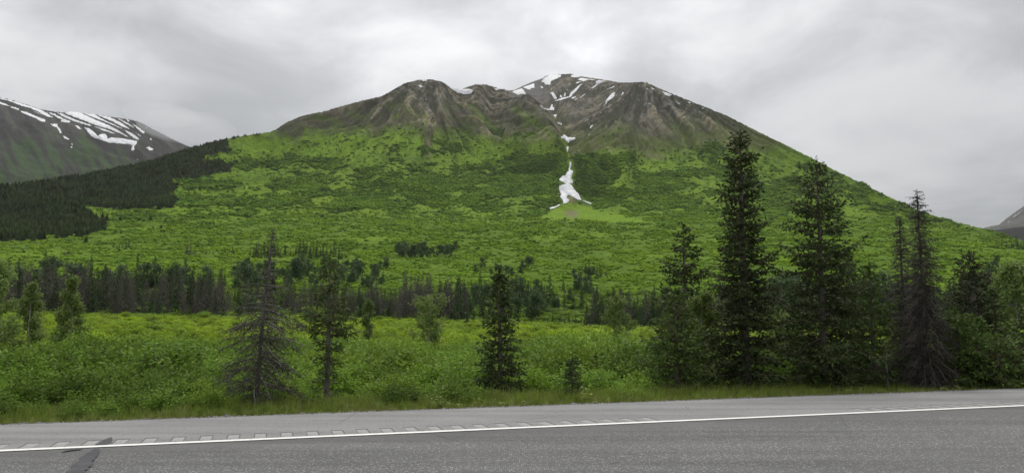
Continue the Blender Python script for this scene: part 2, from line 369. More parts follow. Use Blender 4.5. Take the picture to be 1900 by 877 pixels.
STRIPS = [[(845, 395), (905, 388), (935, 402), (850, 408)], [(590, 250), (690, 250), (690, 290), (560, 300), (520, 280)], [(720, 250), (785, 252), (780, 290), (740, 285)], [(850, 260), (945, 262), (950, 300), (850, 310)],
          [(1145, 300), (1235, 290), (1250, 315), (1150, 325)], [(650, 438), (760, 432), (745, 447), (655, 450)], [(1395, 398), (1470, 396), (1560, 402), (1540, 408), (1400, 405)], [(440, 255), (530, 262), (530, 300), (430, 300)],
          [(960, 436), (1130, 428), (1140, 437), (1000, 448)], [(0, 470), (110, 462), (160, 470), (40, 490), (0, 495)], [(385, 385), (480, 380), (560, 388), (420, 396)]]
strip = np.maximum(np.maximum.reduce([sstep(poly_sdf(p, PU, PV) + nzf * 7, -6, 8) for p in STRIPS]), .85 * sstep(fbm(PU / 150 + 7, PV / 13 + 3, 3) + .3 * nzf, .22, .42) * sstep(PV, 375, 400)) * sstep(lv, 6.6, 7.0)
alder = sstep(zone * 0.92 + aln * 1.25, 0.40, 0.56) * (1 - rock) * (1 - fan) * (1 - 0.9 * strip)
alder = alder * (1 - .65 * sstep(PV, 396, 425))
shoot = seg_mask([(1057, 262), (1052, 290), (1060, 325), (1055, 372)], 7)
alder = alder * (1 - shoot)
gr = mixc(GRASS, GRASS2, sstep(nz1 + 0.6 * nz2 + .4 * nzf, -0.35, 0.55)); gr = mixc(gr, C(.140, .208, .014), sstep(nz3, 0.12, 0.5) * 0.6)
apron = sstep(PV, 395, 415)
gr = mixc(gr, C(.078, .136, .012), apron * 0.75 * (1 - strip))
gr = mixc(gr, C(.128, .215, .014), np.clip(fan + 0.6 * strip, 0, 1))
col = mixc(gr, SHRUB, alder)
rk = mixc(HEATH, HEATH2, sstep(nz1, -0.3, 0.3))
high = sstep(np.interp(PU, R_LINE[:, 0], R_LINE[:, 1]) - PV, 20, 75)
ribc = np.where(wr > .5, ribr, ribl)
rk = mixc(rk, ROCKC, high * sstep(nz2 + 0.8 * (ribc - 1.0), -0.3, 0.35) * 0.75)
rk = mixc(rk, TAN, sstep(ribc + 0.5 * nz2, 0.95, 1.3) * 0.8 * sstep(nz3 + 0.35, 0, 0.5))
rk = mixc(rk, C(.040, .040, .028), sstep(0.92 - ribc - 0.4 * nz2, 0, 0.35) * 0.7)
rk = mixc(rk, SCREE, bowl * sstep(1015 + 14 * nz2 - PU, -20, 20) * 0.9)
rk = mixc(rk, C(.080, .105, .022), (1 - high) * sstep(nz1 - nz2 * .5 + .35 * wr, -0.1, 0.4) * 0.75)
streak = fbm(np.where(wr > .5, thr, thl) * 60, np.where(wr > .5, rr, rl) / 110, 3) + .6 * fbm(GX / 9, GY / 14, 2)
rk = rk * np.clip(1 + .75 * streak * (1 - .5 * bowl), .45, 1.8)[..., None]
rk = mixc(rk, C(.085, .125, .020), sstep(-streak + .5 * nz1, .15, .5) * (1 - high) * .5)
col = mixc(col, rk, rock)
bare = np.maximum(seg_mask([(1055, 395), (1066, 397)], 7), seg_mask([(1052, 366), (1062, 372)], 6)) + 0.7 * seg_mask([(1035, 350), (1038, 365)], 3) + 0.8 * seg_mask([(795, 262), (797, 288)], 4) + 0.6 * seg_mask([(1205, 288), (1228, 292)], 6)
col = mixc(col, C(.17, .14, .095), np.clip(bare, 0, 1) * 0.8)
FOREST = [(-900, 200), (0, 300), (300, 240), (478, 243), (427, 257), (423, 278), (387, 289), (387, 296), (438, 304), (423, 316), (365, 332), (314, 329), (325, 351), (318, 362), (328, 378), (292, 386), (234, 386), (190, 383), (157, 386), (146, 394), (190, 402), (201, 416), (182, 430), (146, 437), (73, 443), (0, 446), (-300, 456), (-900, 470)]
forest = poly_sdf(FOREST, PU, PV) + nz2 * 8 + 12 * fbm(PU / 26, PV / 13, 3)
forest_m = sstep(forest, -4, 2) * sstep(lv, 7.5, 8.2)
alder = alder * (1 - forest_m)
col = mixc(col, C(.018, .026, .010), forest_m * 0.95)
# valley floor: brush litter, brighter meadow far out
near = 1 - sstep(GD, 150, 330)
litter = mixc(np.broadcast_to(C(.055, .085, .022), col.shape), C(.15, .21, .026), sstep(GD, 45, 90) * (0.55 + 0.45 * nz2))
litter = mixc(litter, C(.10, .115, .045), 1 - sstep(GD - d_edge[None], 0.6, 2.6))
col = mixc(col, litter, near)
col = np.clip(col, 0.004, 1)

k = Nodes("mountain_cover")
at = k.n('ShaderNodeAttribute', attribute_name='cover'); v = k.coord('Object')
nf = k.noise(v, 0.35, 5, 0.65); ng = k.noise(v, 0.045, 4, 0.6)
sc_ = k.n('ShaderNodeVectorMath', operation='SCALE'); k.l(at.outputs['Color'], sc_.inputs[0])
k.l(k.math('MULTIPLY', k.rng(nf, 0.3, 0.7, 0.55, 1.45), k.rng(ng, 0.3, 0.7, 0.85, 1.15)), sc_.inputs['Scale'])
k.principled(sc_.outputs[0], 0.95, k.bump(nf, 1.0, 2.2), 0.05); M_MOUNT = k.m
k = Nodes("ground_cover")
at = k.n('ShaderNodeAttribute', attribute_name='cover'); v = k.coord('Object')
nf = k.noise(v, 9, 5, 0.7); sc_ = k.n('ShaderNodeVectorMath', operation='SCALE'); k.l(at.outputs['Color'], sc_.inputs[0]); k.l(k.rng(nf, 0.25, 0.75, 0.5, 1.5), sc_.inputs['Scale'])
k.principled(sc_.outputs[0], 0.95, k.bump(nf, 0.8, 0.05), 0.05); M_GROUND = k.m
def grid_faces(r0, r1, c0, c1, W):
    i = np.arange(r0, r1)[:, None]; j = np.arange(c0, c1)[None]
    a = i * W + j
    return np.stack([a, a + 1, a + W + 1, a + W], -1).reshape(-1, 4)
SPLIT = sum(ROWS[:6])
gf = grid_faces(0, SPLIT, 0, NA - 1, NA)
ground = tag(link("valley_ground", mesh_np("valley_ground", P[:SPLIT + 1].reshape(-1, 3), [gf], M_GROUND, True, vcol=col[:SPLIT + 1].reshape(-1, 3))), "flat green valley floor between road and mountain", kind='structure')
mf = grid_faces(0, NR - 1 - SPLIT, 0, NA - 1, NA)
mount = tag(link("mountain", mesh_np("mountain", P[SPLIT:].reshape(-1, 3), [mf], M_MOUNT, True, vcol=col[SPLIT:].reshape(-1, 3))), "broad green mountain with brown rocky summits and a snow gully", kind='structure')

def ground_z(x, y):
    x = np.atleast_1d(x); y = np.atleast_1d(y)
    a = np.arctan2(x, y); d = np.hypot(x, y); j = np.clip(np.searchsorted(AZ, a), 1, NA - 1)
    return np.array([np.interp(dd, GD[:, jj], GZ[:, jj]) for dd, jj in zip(d, j)])
def spot(u, d):
    x = (u - CX) / F_PX; n = math.hypot(x, 1.0) ; y = d / n; x = x * d / n
    return x, y, float(ground_z(x, y)[0])

# ------------------------------------------------------------------ snow
k = Nodes("old_snow"); v = k.coord('Object'); f = k.noise(v, 0.12, 5, 0.6); f2 = k.noise(v, 0.6, 4, 0.6)
k.principled(k.mix(k.rng(f, 0.45, 0.75, 0, 1), (.66, .67, .69), (.47, .46, .44)), 0.7, k.bump(f2, 0.5, 0.5), 0.1); M_SNOW = k.m
def snow_from(grid, PUg, PVg, polys, parent, thick, wob, r_min, labels=None):
    for q, poly in enumerate(polys):
        pa = np.array(poly, float); x0, y0 = pa.min(0) - 4; x1, y1 = pa.max(0) + 4
        hit = (PUg > x0) & (PUg < x1) & (PVg > y0) & (PVg < y1); hit[:r_min] = False
        if not hit.any(): continue
        ri = np.where(hit.any(1))[0]; ci = np.where(hit.any(0))[0]
        ra, rb, ca, cb = max(ri[0] - 1, 0), min(ri[-1] + 2, grid.shape[0] - 1), max(ci[0] - 1, 0), min(ci[-1] + 2, grid.shape[1] - 1)
        S = 4
        rr_ = np.linspace(ra, rb, (rb - ra) * S + 1); cc_ = np.linspace(ca, cb, (cb - ca) * S + 1)
        if len(rr_) * len(cc_) > 400000: S = 2; rr_ = np.linspace(ra, rb, (rb - ra) * S + 1); cc_ = np.linspace(ca, cb, (cb - ca) * S + 1)
        i0 = np.minimum(rr_.astype(int), grid.shape[0] - 2); j0 = np.minimum(cc_.astype(int), grid.shape[1] - 2); fi = (rr_ - i0)[:, None, None]; fj = (cc_ - j0)[None, :, None]
        g = lambda a, b: grid[np.ix_(a, b)]
        Q = (g(i0, j0) * (1 - fj) + g(i0, j0 + 1) * fj) * (1 - fi) + (g(i0 + 1, j0) * (1 - fj) + g(i0 + 1, j0 + 1) * fj) * fi
        u_, v_ = to_pix(Q)
        s = poly_sdf(poly, u_, v_) + wob * fbm(u_ / 3.2 + q * 7.7, v_ / 2.4, 3)
        keep = s > 0
        fk = keep[:-1, :-1] & keep[1:, :-1] & keep[:-1, 1:] & keep[1:, 1:]
        if fk.sum() < 3: continue
        F4 = grid_faces(0, Q.shape[0] - 1, 0, Q.shape[1] - 1, Q.shape[1])[fk.ravel()]
        Q = Q.copy(); Q[..., 2] += thick * (0.25 + 0.75 * sstep(s, 0, 3)) ; 
        dirv = Q.copy(); dirv[..., 2] = 0; dirv /= np.linalg.norm(dirv, axis=-1, keepdims=True)
        Q = Q - dirv * thick * 0.6
        used, inv = np.unique(F4, return_inverse=True)
        o = link("snow_patch", mesh_np("snow_patch", Q.reshape(-1, 3)[used], [inv.reshape(-1, 4)], M_SNOW, True), parent)
        if labels and labels.get(q): o['label'] = labels[q]
def Z(pts, ox, oy, s): return [(ox + x / s, oy + y / s) for x, y in pts]
z4 = lambda p: Z(p, 940, 130, 5.845); z5 = lambda p: Z(p, 980, 260, 5.481); z6 = lambda p: Z(p, 500, 110, 2.83); z7 = lambda p: Z(p, 900, 110, 2.83)
SNOW = [z4([(55, 238), (165, 198), (190, 225), (222, 266), (150, 262), (128, 280)]), z4([(172, 190), (300, 145), (306, 195), (262, 205), (258, 222), (225, 212)]), z4([(340, 120), (480, 50), (585, 52), (590, 75), (555, 95), (480, 125), (475, 168), (420, 160), (400, 140), (370, 130), (405, 95)]),
    z4([(365, 172), (400, 190), (395, 202), (372, 195)]), z4([(695, 55), (760, 62), (800, 80), (740, 86), (705, 80)]), z4([(770, 108), (800, 85), (950, 105), (960, 120), (880, 112), (830, 130)]), z4([(740, 142), (800, 122), (805, 135), (760, 150)]),
    z4([(470, 245), (505, 238), (545, 300), (540, 325), (515, 318)]), z4([(515, 335), (600, 300), (675, 290), (690, 250), (735, 210), (790, 160), (850, 142), (800, 175), (770, 215), (735, 255), (700, 295), (620, 320), (550, 345)]), z4([(575, 300), (580, 268), (605, 285), (600, 310)]), z4([(615, 292), (630, 248), (645, 255), (635, 292)]),
    z4([(692, 310), (745, 286), (760, 292), (725, 318)]), z4([(730, 325), (770, 300), (768, 315), (740, 330)]), z4([(780, 310), (860, 250), (850, 270), (800, 308)]), z4([(860, 242), (970, 155), (965, 120), (1000, 110), (1085, 120), (1020, 150), (940, 200)]), z4([(993, 205), (1065, 163), (1060, 178)]), z4([(1068, 216), (1175, 172), (1165, 190), (1090, 216)]),
    z4([(345, 375), (375, 378), (400, 408), (460, 425), (475, 405), (480, 370), (505, 370), (500, 402), (522, 410), (515, 440), (440, 440), (385, 420)]), z4([(502, 490), (555, 475), (530, 525)]), z4([(548, 565), (600, 572), (600, 610), (560, 595)]), z4([(580, 738), (622, 695), (665, 732), (748, 732), (745, 755), (668, 798), (630, 765)]),
    z4([(1050, 395), (1085, 320), (1140, 255), (1182, 240), (1165, 295), (1105, 345), (1070, 385)]), z4([(1235, 290), (1260, 238), (1275, 255)]), z4([(837, 553), (915, 524), (912, 538), (850, 564)]), z4([(900, 635), (912, 600), (945, 594), (935, 610), (910, 636)]), z4([(878, 708), (912, 694), (912, 706), (885, 716)]), z4([(660, 160), (685, 150), (682, 162)]), z4([(650, 220), (665, 206), (660, 226)]), z4([(475, 210), (492, 207), (490, 222)]),
    z4([(650, 835), (675, 825), (668, 877), (652, 868)]),
    z5([(388, 70), (412, 62), (405, 100), (410, 132), (393, 118)]), z5([(418, 222), (440, 222), (438, 260), (425, 300), (460, 315), (445, 370), (440, 395), (460, 415), (450, 445), (385, 450), (350, 430), (312, 405), (335, 370), (380, 345), (410, 310)]),
    z5([(312, 465), (400, 440), (440, 455), (470, 500), (515, 550), (545, 615), (500, 608), (460, 580), (410, 562), (388, 590), (420, 610), (410, 635), (360, 655), (350, 610), (325, 580), (330, 540), (312, 500)]), z5([(220, 690), (290, 670), (330, 650), (320, 670), (270, 695), (222, 705)]), z5([(540, 612), (580, 620), (645, 645), (640, 656), (580, 635)]),
    z6([(793, 107), (825, 105), (828, 116), (808, 119)]), z6([(780, 138), (795, 137), (808, 147), (793, 152)]), z6([(815, 211), (825, 211), (822, 218)]), z6([(918, 130), (960, 148), (1000, 157), (1050, 156), (1070, 165), (1060, 182), (1020, 187), (985, 178)]), z6([(1178, 158), (1200, 150), (1222, 158), (1190, 166)]),
    z7([(840, 155), (860, 153), (855, 162)]), z7([(868, 143), (890, 158), (880, 163)]), z7([(930, 168), (985, 188), (970, 197), (945, 190)]), z7([(1000, 220), (1025, 235), (1018, 239)]), z7([(1062, 224), (1083, 228), (1075, 235)]), z7([(1130, 255), (1155, 255), (1145, 264)]), z7([(850, 230), (872, 234), (870, 241)]), z7([(605, 285), (612, 268), (610, 288)]), z7([(715, 120), (732, 118), (728, 126)])]
snow_from(P, PU, PV, SNOW, mount, 2.2, 0.55, ROW_FOOT - 30)
snow_m = np.maximum.reduce([sstep(poly_sdf([(x, y + 2) for x, y in p], PU, PV), -7, -3) for p in SNOW[20:35]])
alder = alder * (1 - snow_m)

# ------------------------------------------------------------------ the farther mountains
def far_mountain(name, label, sky, base_v, d0, d1, az_rng, n_c, n_r, seed, rib_p, snows, colf, lean=0.0):
    s = np.array(sky, float); a_, te_ = az_te(s[:, 0], s[:, 1])
    az = np.radians(np.linspace(az_rng[0], az_rng[1], n_c)); te = pchip(a_, te_, az) + fbm(az * 300 + seed, 0 * az, 3) * 1.5 / F_PX
    t = np.concatenate([np.linspace(0, 1, n_r), 1 + np.linspace(0.03, 0.4, 8)])[:, None]
    _, tb = az_te(950, base_v); d = d0 + (d1 - d0) * t + 0 * az[None]
    x, y = d * np.sin(az), d * np.cos(az)
    zb = tb * d0; zt = te * d1
    z = np.where(t <= 1, zb + (zt - zb)[None] * (0.25 * t + 0.75 * t ** 1.35), zt[None] * (1 - 1.6 * (t - 1)))
    pa, _ = az_te(rib_p[0], 200); px, py = rib_p[1] * math.sin(pa), rib_p[1] * math.cos(pa)
    th = np.arctan2(x - px, -(y - py)) + 0.06 * fbm(x / 500 + seed, y / 500, 3); r = np.hypot(x - px, y - py)
    rib = ridged(th * 6 + seed, r / 1500, 4)
    z = z + (rib - 0.55) * 75 * sstep(t, 0.02, 0.3) * (1 - 0.9 * sstep(t, 0.62, 0.98)) + fbm(x / 120, y / 120 + seed, 4) * 14 * (1 - 0.8 * sstep(t, .8, 1))
    now = (z / d).max(0); z = z * (1 + ((te / now) - 1)[None] * sstep(t, 0.3, 1.0)) + EYE
    p = np.stack([x, y, z], -1); pu, pv = to_pix(p)
    c = colf(p, pu, pv, rib, t)
    me = mesh_np(name, p.reshape(-1, 3), [grid_faces(0, p.shape[0] - 1, 0, n_c - 1, n_c)], M_MOUNT, True, vcol=np.clip(c, .004, 1).reshape(-1, 3))
    o = tag(link(name, me), label, kind='structure')
    snow_from(p, pu, pv, snows, o, 4.0, 1.5, 2)
    return o
zl = lambda p: Z(p, 0, 170, 5.158)
L_SKY = [(-1200, 60), (-500, 120), (-200, 152), (0, 181), (10, 183), (29, 188), (58, 197), (81, 204), (116, 209), (126, 207), (174, 212), (213, 218), (233, 221), (254, 225), (281, 238), (310, 253), (339, 267), (349, 271), (400, 292), (520, 340)]
L_SNOW = [zl([(-40, 95), (0, 100), (75, 130), (90, 142), (40, 135), (0, 122), (-40, 110)]), zl([(85, 135), (180, 165), (188, 185), (110, 158)]), zl([(190, 185), (260, 198), (345, 240), (430, 270), (432, 292), (390, 288), (340, 260), (200, 202)]),
    zl([(-60, 50), (50, 72), (150, 98), (300, 145), (400, 180), (470, 222), (510, 252), (450, 243), (400, 215), (300, 165), (180, 130), (80, 90), (0, 75), (-60, 62)]), zl([(320, 190), (400, 215), (385, 218), (335, 200)]),
    zl([(440, 195), (520, 215), (600, 255), (680, 290), (660, 303), (575, 290), (590, 275), (520, 235)]), zl([(540, 200), (600, 215), (720, 270), (880, 325), (860, 332), (700, 285), (600, 245)]),
    zl([(610, 208), (650, 192), (760, 200), (900, 265), (1050, 330), (1130, 370), (1190, 410), (1245, 445), (1170, 415), (1050, 365), (900, 320), (760, 265)]),
    zl([(890, 330), (1000, 360), (1110, 405), (1080, 405), (960, 365)]), zl([(780, 205), (900, 218), (1000, 275), (1120, 330), (1190, 365), (1130, 345), (1000, 290), (880, 245)]), zl([(920, 220), (1050, 245), (1160, 300), (1250, 365), (1180, 345), (1080, 290), (960, 240)]),
    zl([(1195, 372), (1240, 390), (1320, 440), (1335, 466), (1300, 462), (1220, 405)]), zl([(1110, 252), (1190, 285), (1250, 320), (1290, 355), (1250, 335), (1180, 295)]), zl([(1265, 308), (1310, 335), (1390, 390), (1375, 410), (1310, 355)]), zl([(1290, 390), (1330, 410), (1365, 447), (1330, 425)]),
    zl([(1210, 265), (1245, 290), (1222, 292)]), zl([(1395, 340), (1408, 350), (1400, 356)]), zl([(485, 312), (550, 310), (552, 335), (580, 365), (592, 405), (572, 400), (545, 350), (500, 330)]), zl([(600, 430), (620, 428), (665, 455), (655, 466), (615, 450)]), zl([(680, 498), (698, 500), (698, 515), (685, 518)]), zl([(675, 525), (695, 525), (690, 542), (675, 540)]),
    zl([(715, 325), (745, 330), (780, 360), (765, 365), (735, 345)]), zl([(805, 342), (850, 350), (900, 385), (935, 430), (960, 405), (1010, 408), (1030, 430), (1025, 450), (1075, 440), (1200, 455), (1315, 475), (1310, 500), (1285, 530), (1290, 560), (1265, 575), (1250, 555), (1268, 520), (1240, 508), (1050, 495), (970, 470), (890, 445), (840, 395)]),
    zl([(1395, 535), (1430, 530), (1465, 550), (1460, 570), (1430, 565)]), zl([(1425, 450), (1440, 448), (1458, 465), (1445, 468)]), zl([(1290, 635), (1308, 617), (1305, 630)]), zl([(1310, 648), (1324, 652), (1316, 660)])]
def l_col(p, pu, pv, rib, t):
    n1_ = fbm(p[..., 0] / 260, p[..., 1] / 260, 4); n2_ = fbm(p[..., 0] / 60, p[..., 1] / 60, 3); st_ = fbm((pu - 0.55 * pv) / 16, pv / 70, 4)
    line = np.interp(pu, [-400, 0, 60, 100, 180, 260, 340], [290, 275, 245, 262, 262, 300, 330])
    c = mixc(np.broadcast_to(C(.055, .052, .050), p.shape), C(.034, .032, .030), sstep(n1_ + n2_, -.3, .3)); c = mixc(c, C(.11, .10, .078), sstep(st_ + n2_ * .4, .05, .5) * .65)
    g = sstep(pv - line + n1_ * 30 + n2_ * 14 + st_ * 55, -6, 22); c = mixc(c, C(.042, .088, .018), g * .8 * sstep(st_ + .35, 0, .5))
    return .72 * mixc(c, C(.018, .020, .014), sstep(-st_ - .3 * n1_, 0.05, .4) * .75)
far_mountain("distant_mountain", "snow-streaked grey mountain in cloud behind the dark forested spur", L_SKY, 420, 2500, 5000, (-56, -16), 560, 190, 3.0, (-60, 5600), L_SNOW, l_col)
zr = lambda p: Z(p, 1740, 370, 5.844)
def r_col(p, pu, pv, rib, t):
    n = fbm(p[..., 0] / 160, p[..., 1] / 160, 4); return mixc(mixc(np.broadcast_to(C(.10, .098, .098), p.shape), C(.075, .072, .070), sstep(n, -.3, .3)), C(.09, .10, .07), sstep(rib, .7, .9) * .5)
far_mountain("distant_mountain", "grey rocky mountain rising beyond the end of the green slope", [(1700, 470), (1800, 447), (1845, 425), (1860, 411), (1880, 396), (1900, 382), (2000, 315), (2200, 200), (2700, 90)], 450, 3600, 5200, (26, 50), 200, 90, 9.0, (2300, 5400),
             [zr([(805, 200), (830, 180), (870, 158), (912, 118), (905, 140), (870, 168), (820, 198)]), zr([(745, 258), (770, 235), (798, 222), (780, 242)]), zr([(750, 302), (775, 290), (765, 303)])], r_col)

# ------------------------------------------------------------------ road
def road_strip(name, n0, n1, z, mat, s0=-160, s1=220, step=None, parent=None, label=None):
    ss = np.linspace(s0, s1, 2 if step is None else int((s1 - s0) / step) + 1)
    V = [tuple(RD * s + RN * n) + (z,) for s in ss for n in (n0, n1)]
    F = [(2 * i, 2 * i + 2, 2 * i + 3, 2 * i + 1) for i in range(len(ss) - 1)]
    return link(name, mesh_np(name, V, [np.array(F)], mat), parent)
def asphalt(name, a, b, speck, specks, spk_scale, rough, lane=False):
    k = Nodes(name); v = k.coord('Object')
    n1_ = k.noise(v, 0.7, 4, 0.6); n2_ = k.noise(v, 28, 4, 0.7); vo = k.voro(v, spk_scale, 'Color'); sp = k.n('ShaderNodeSeparateColor'); k.l(vo, sp.inputs[0])
    dis = k.voro(v, spk_scale)
    base = k.mix(k.rng(k.math('ADD', k.math('MULTIPLY', n1_, 0.5), k.math('MULTIPLY', n2_, 0.5)), 0.38, 0.62, 0, 1), a, b)
    mr = k.n('ShaderNodeMapping'); cr = k.n('ShaderNodeTexCoord'); k.l(cr.outputs['Object'], mr.inputs[0]); mr.inputs['Rotation'].default_value = (0, 0, -TH)
    sy = k.n('ShaderNodeSeparateXYZ'); k.l(mr.outputs[0], sy.inputs[0])
    worn = k.rng(k.math('ADD', sy.outputs[1], k.math('MULTIPLY', n1_, 0.5)), N_LINE - 0.75, N_LINE + 0.05, 1, 0.12) if lane else 1.0
    m = k.math('MULTIPLY', k.rng(sp.outputs[0], 1 - specks, 1 - specks + 0.05, 0, 1), k.rng(dis, 0.25, 0.5, 1, 0)); m = k.math('MULTIPLY', m, worn)
    dk = k.math('MULTIPLY', k.rng(sp.outputs[1], 0.72, 0.8, 0, 0.55), k.rng(dis, 0.3, 0.6, 1, 0))
    c = k.mix(dk, base, (.03, .03, .032)); c = k.mix(m, c, speck)
    ev = k.voro(v, 0.45, 'Distance', 'DISTANCE_TO_EDGE'); dn_ = k.math('ADD', ev, k.math('MULTIPLY', n2_, 0.012))
    c = k.mix(k.math('MULTIPLY', k.rng(dn_, 0.006, 0.011, 0.55, 0.0), k.rng(n1_, 0.48, 0.6, 0, 1)), c, (.035, .035, .037))
    if lane:
        wv = k.math('SINE', k.math('MULTIPLY', k.math('ADD', sy.outputs[1], -N_LINE), 3.3)); c = k.mix(k.rng(wv, -1, 1, 0.0, 0.22), c, (.075, .075, .078))
    # streaks along the direction of travel
    m2 = k.n('ShaderNodeMapping'); cc = k.n('ShaderNodeTexCoord'); k.l(cc.outputs['Object'], m2.inputs[0]); m2.inputs['Rotation'].default_value = (0, 0, -TH); m2.inputs['Scale'].default_value = (0.12, 2.2, 1)
    st = k.noise(m2.outputs[0], 1.0, 5, 0.6)
    sc_ = k.n('ShaderNodeVectorMath', operation='SCALE'); k.l(c, sc_.inputs[0]); k.l(k.rng(st, 0.3, 0.7, 0.78, 1.2), sc_.inputs['Scale'])
    k.principled(sc_.outputs[0], rough, k.bump(k.math('ADD', dis, n2_), 0.5, 0.008), 0.3); return k.m
M_ROAD = asphalt("lane_asphalt", (.112, .111, .108), (.088, .087, .085), (.38, .375, .365), 0.30, 52, 0.85, True)
M_SHOULDER = asphalt("shoulder_asphalt", (.225, .223, .218), (.182, .181, .178), (.30, .30, .29), 0.05, 60, 0.9)
M_GROOVE = asphalt("groove_asphalt", (.33, .325, .31), (.21, .21, .20), (.42, .42, .40), 0.22, 55, 0.95)
M_SEAM = asphalt("smooth_asphalt", (.105, .105, .108), (.092, .092, .095), (.2, .2, .2), 0.03, 50, 0.85)
k = Nodes("line_paint"); v = k.coord('Object'); f = k.noise(v, 22, 5, 0.75); k.principled(k.mix(k.rng(f, 0.55, 0.70, 0, 0.8), (.72, .71, .68), (.2, .2, .2)), 0.6, k.bump(f, 0.3, 0.004)); M_PAINT = k.m
k = Nodes("yellow_paint"); v = k.coord('Object'); f = k.noise(v, 22, 5, 0.75); k.principled(k.mix(k.rng(f, 0.60, 0.72, 0, 0.75), (.62, .42, .03), (.2, .2, .2)), 0.6); M_YELLOW = k.m
NEAR_LINE = N_LINE - 10.2
road = tag(road_strip("road", NEAR_LINE - 2.4, N_LINE + 0.085, 0.0, M_ROAD), "grey two-lane asphalt road with pale aggregate", kind='structure')
for nm, a, b, m in (("edge_line", N_LINE - 0.062, N_LINE + 0.062, M_PAINT), ("edge_line", NEAR_LINE - 0.08, NEAR_LINE + 0.075, M_PAINT), ("centre_line", N_LINE - 5.05, N_LINE - 4.93, M_YELLOW), ("centre_line", N_LINE - 5.33, N_LINE - 5.21, M_YELLOW)):
    road_strip(nm, a, b, 0.008, m, parent=road)
# shoulder with a milled rumble band: the grooves are real hollows let into openings of the band
G0, G1, GW, PITCHG = N_LINE + 0.15, N_LINE + 0.55, 0.155, 0.305
grooves = [i * PITCHG for i in range(-60, 140) if (-13.5 < i * PITCHG < 5.4) or (8.75 < i * PITCHG < 26)]
Vs, Fs = [], []
def quad(s0, s1, n0, n1, z0=0.0, z1=None):
    b = len(Vs)
    for s_, n_ in ((s0, n0), (s1, n0), (s1, n1), (s0, n1)): Vs.append(tuple(RD * s_ + RN * n_) + (z0,))
    Fs.append((b, b + 1, b + 2, b + 3))
quad(-160, 220, N_LINE + 0.085, G0); quad(-160, 220, G1, N_EDGE)
cur = -160
for g in grooves:
    quad(cur, g - GW / 2, G0, G1); cur = g + GW / 2
quad(cur, 220, G0, G1)
shoulder = tag(link("shoulder", mesh_np("shoulder", Vs, [np.array(Fs)], M_SHOULDER)), "pale grey asphalt shoulder with milled rumble strip", kind='structure')
la = [0, .10, .18, .3, .5, .7, .82, .90, 1]; lb = [0, .06, .12, .5, .88, .94, 1]
gv_ = []
for i, a in enumerate(la):
    for j, b in enumerate(lb):
        dz = 0.0 if i in (0, 8) or j in (0, 6) else (-0.006 if i in (1, 7) or j in (1, 5) else -0.011 + 0.004 * abs(2 * a - 1))
        pt = RD * ((a - 0.5) * GW) + RN * (b * (G1 - G0)); gv_.append((pt[0], pt[1], dz))
gq = grid_faces(0, 8, 0, 6, 7)[:, ::-1]
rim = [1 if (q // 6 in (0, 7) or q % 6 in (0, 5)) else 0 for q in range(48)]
k = Nodes("rim_shade_asphalt"); v = k.coord('Object'); f = k.noise(v, 60, 4, .7); k.principled(k.mix(f, (.10, .10, .098), (.16, .158, .155)), .95); M_RIM_SHADE = k.m  # darker asphalt for groove rims: edge shade put into the colour
gme = mesh_np("rumble_groove", gv_, [gq], [M_GROOVE, M_RIM_SHADE], True, rim)
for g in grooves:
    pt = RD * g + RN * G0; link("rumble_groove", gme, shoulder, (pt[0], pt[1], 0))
# camera-side verge
tag(road_strip("verge", NEAR_LINE - 400, NEAR_LINE - 2.4, -0.02, M_GROUND, -2000, 2000), "ground on the near side of the road", kind='structure')
tar_k = Nodes("tar"); v = tar_k.coord('Object'); f = tar_k.noise(v, 6, 5, 0.7); tar_k.principled(tar_k.mix(tar_k.rng(f, .35, .65, 0, 1), (.070, .070, .075), (.100, .100, .104)), 0.95, None, 0.05); M_TAR = tar_k.m
def road_pt(u, v, z=0.0):
    x, y, zz = pix_dir(u, v); t = (z - EYE) / zz; return float(x * t), float(y * t)
def blotch(pts_w, z, seed=5):
    pts_w = np.array(pts_w, float); tq = np.linspace(0, len(pts_w) - 1, len(pts_w) * 7); r = np.random.RandomState(seed)
    q = np.stack([np.interp(tq, np.arange(len(pts_w)), pts_w[:, i]) for i in range(3)], 1); Vb = []
    for (u, v, w), e0, e1 in zip(q, r.randn(len(q)), r.randn(len(q))):
        x, y = road_pt(u, v); Vb += [(x - w * max(.3, 1 + .13 * e0), y, z), (x + w * max(.3, 1 + .13 * e1), y, z)]
    return Vb, [(2 * i - 2, 2 * i - 1, 2 * i + 1, 2 * i) for i in range(1, len(q))]
for par, z, pts in ((road, 0.012, [(105, 905, .13), (128, 890, .11), (140, 878, .08), (150, 866, .09), (158, 857, .07), (166, 848, .08), (174, 840, .05), (180, 833, .03)]),
                    (shoulder, 0.005, [(186, 826, .06), (194, 821, .07), (200, 816, .05), (206, 811, .01)]), (road, 0.0125, [(116, 839, .01), (126, 836.5, .035), (140, 834.5, .05), (152, 832.5, .02)])):
    Vb, Fb = blotch(pts, z); link("tar_patch", mesh_np("tar_patch", Vb, [np.array(Fb)], M_TAR), par)
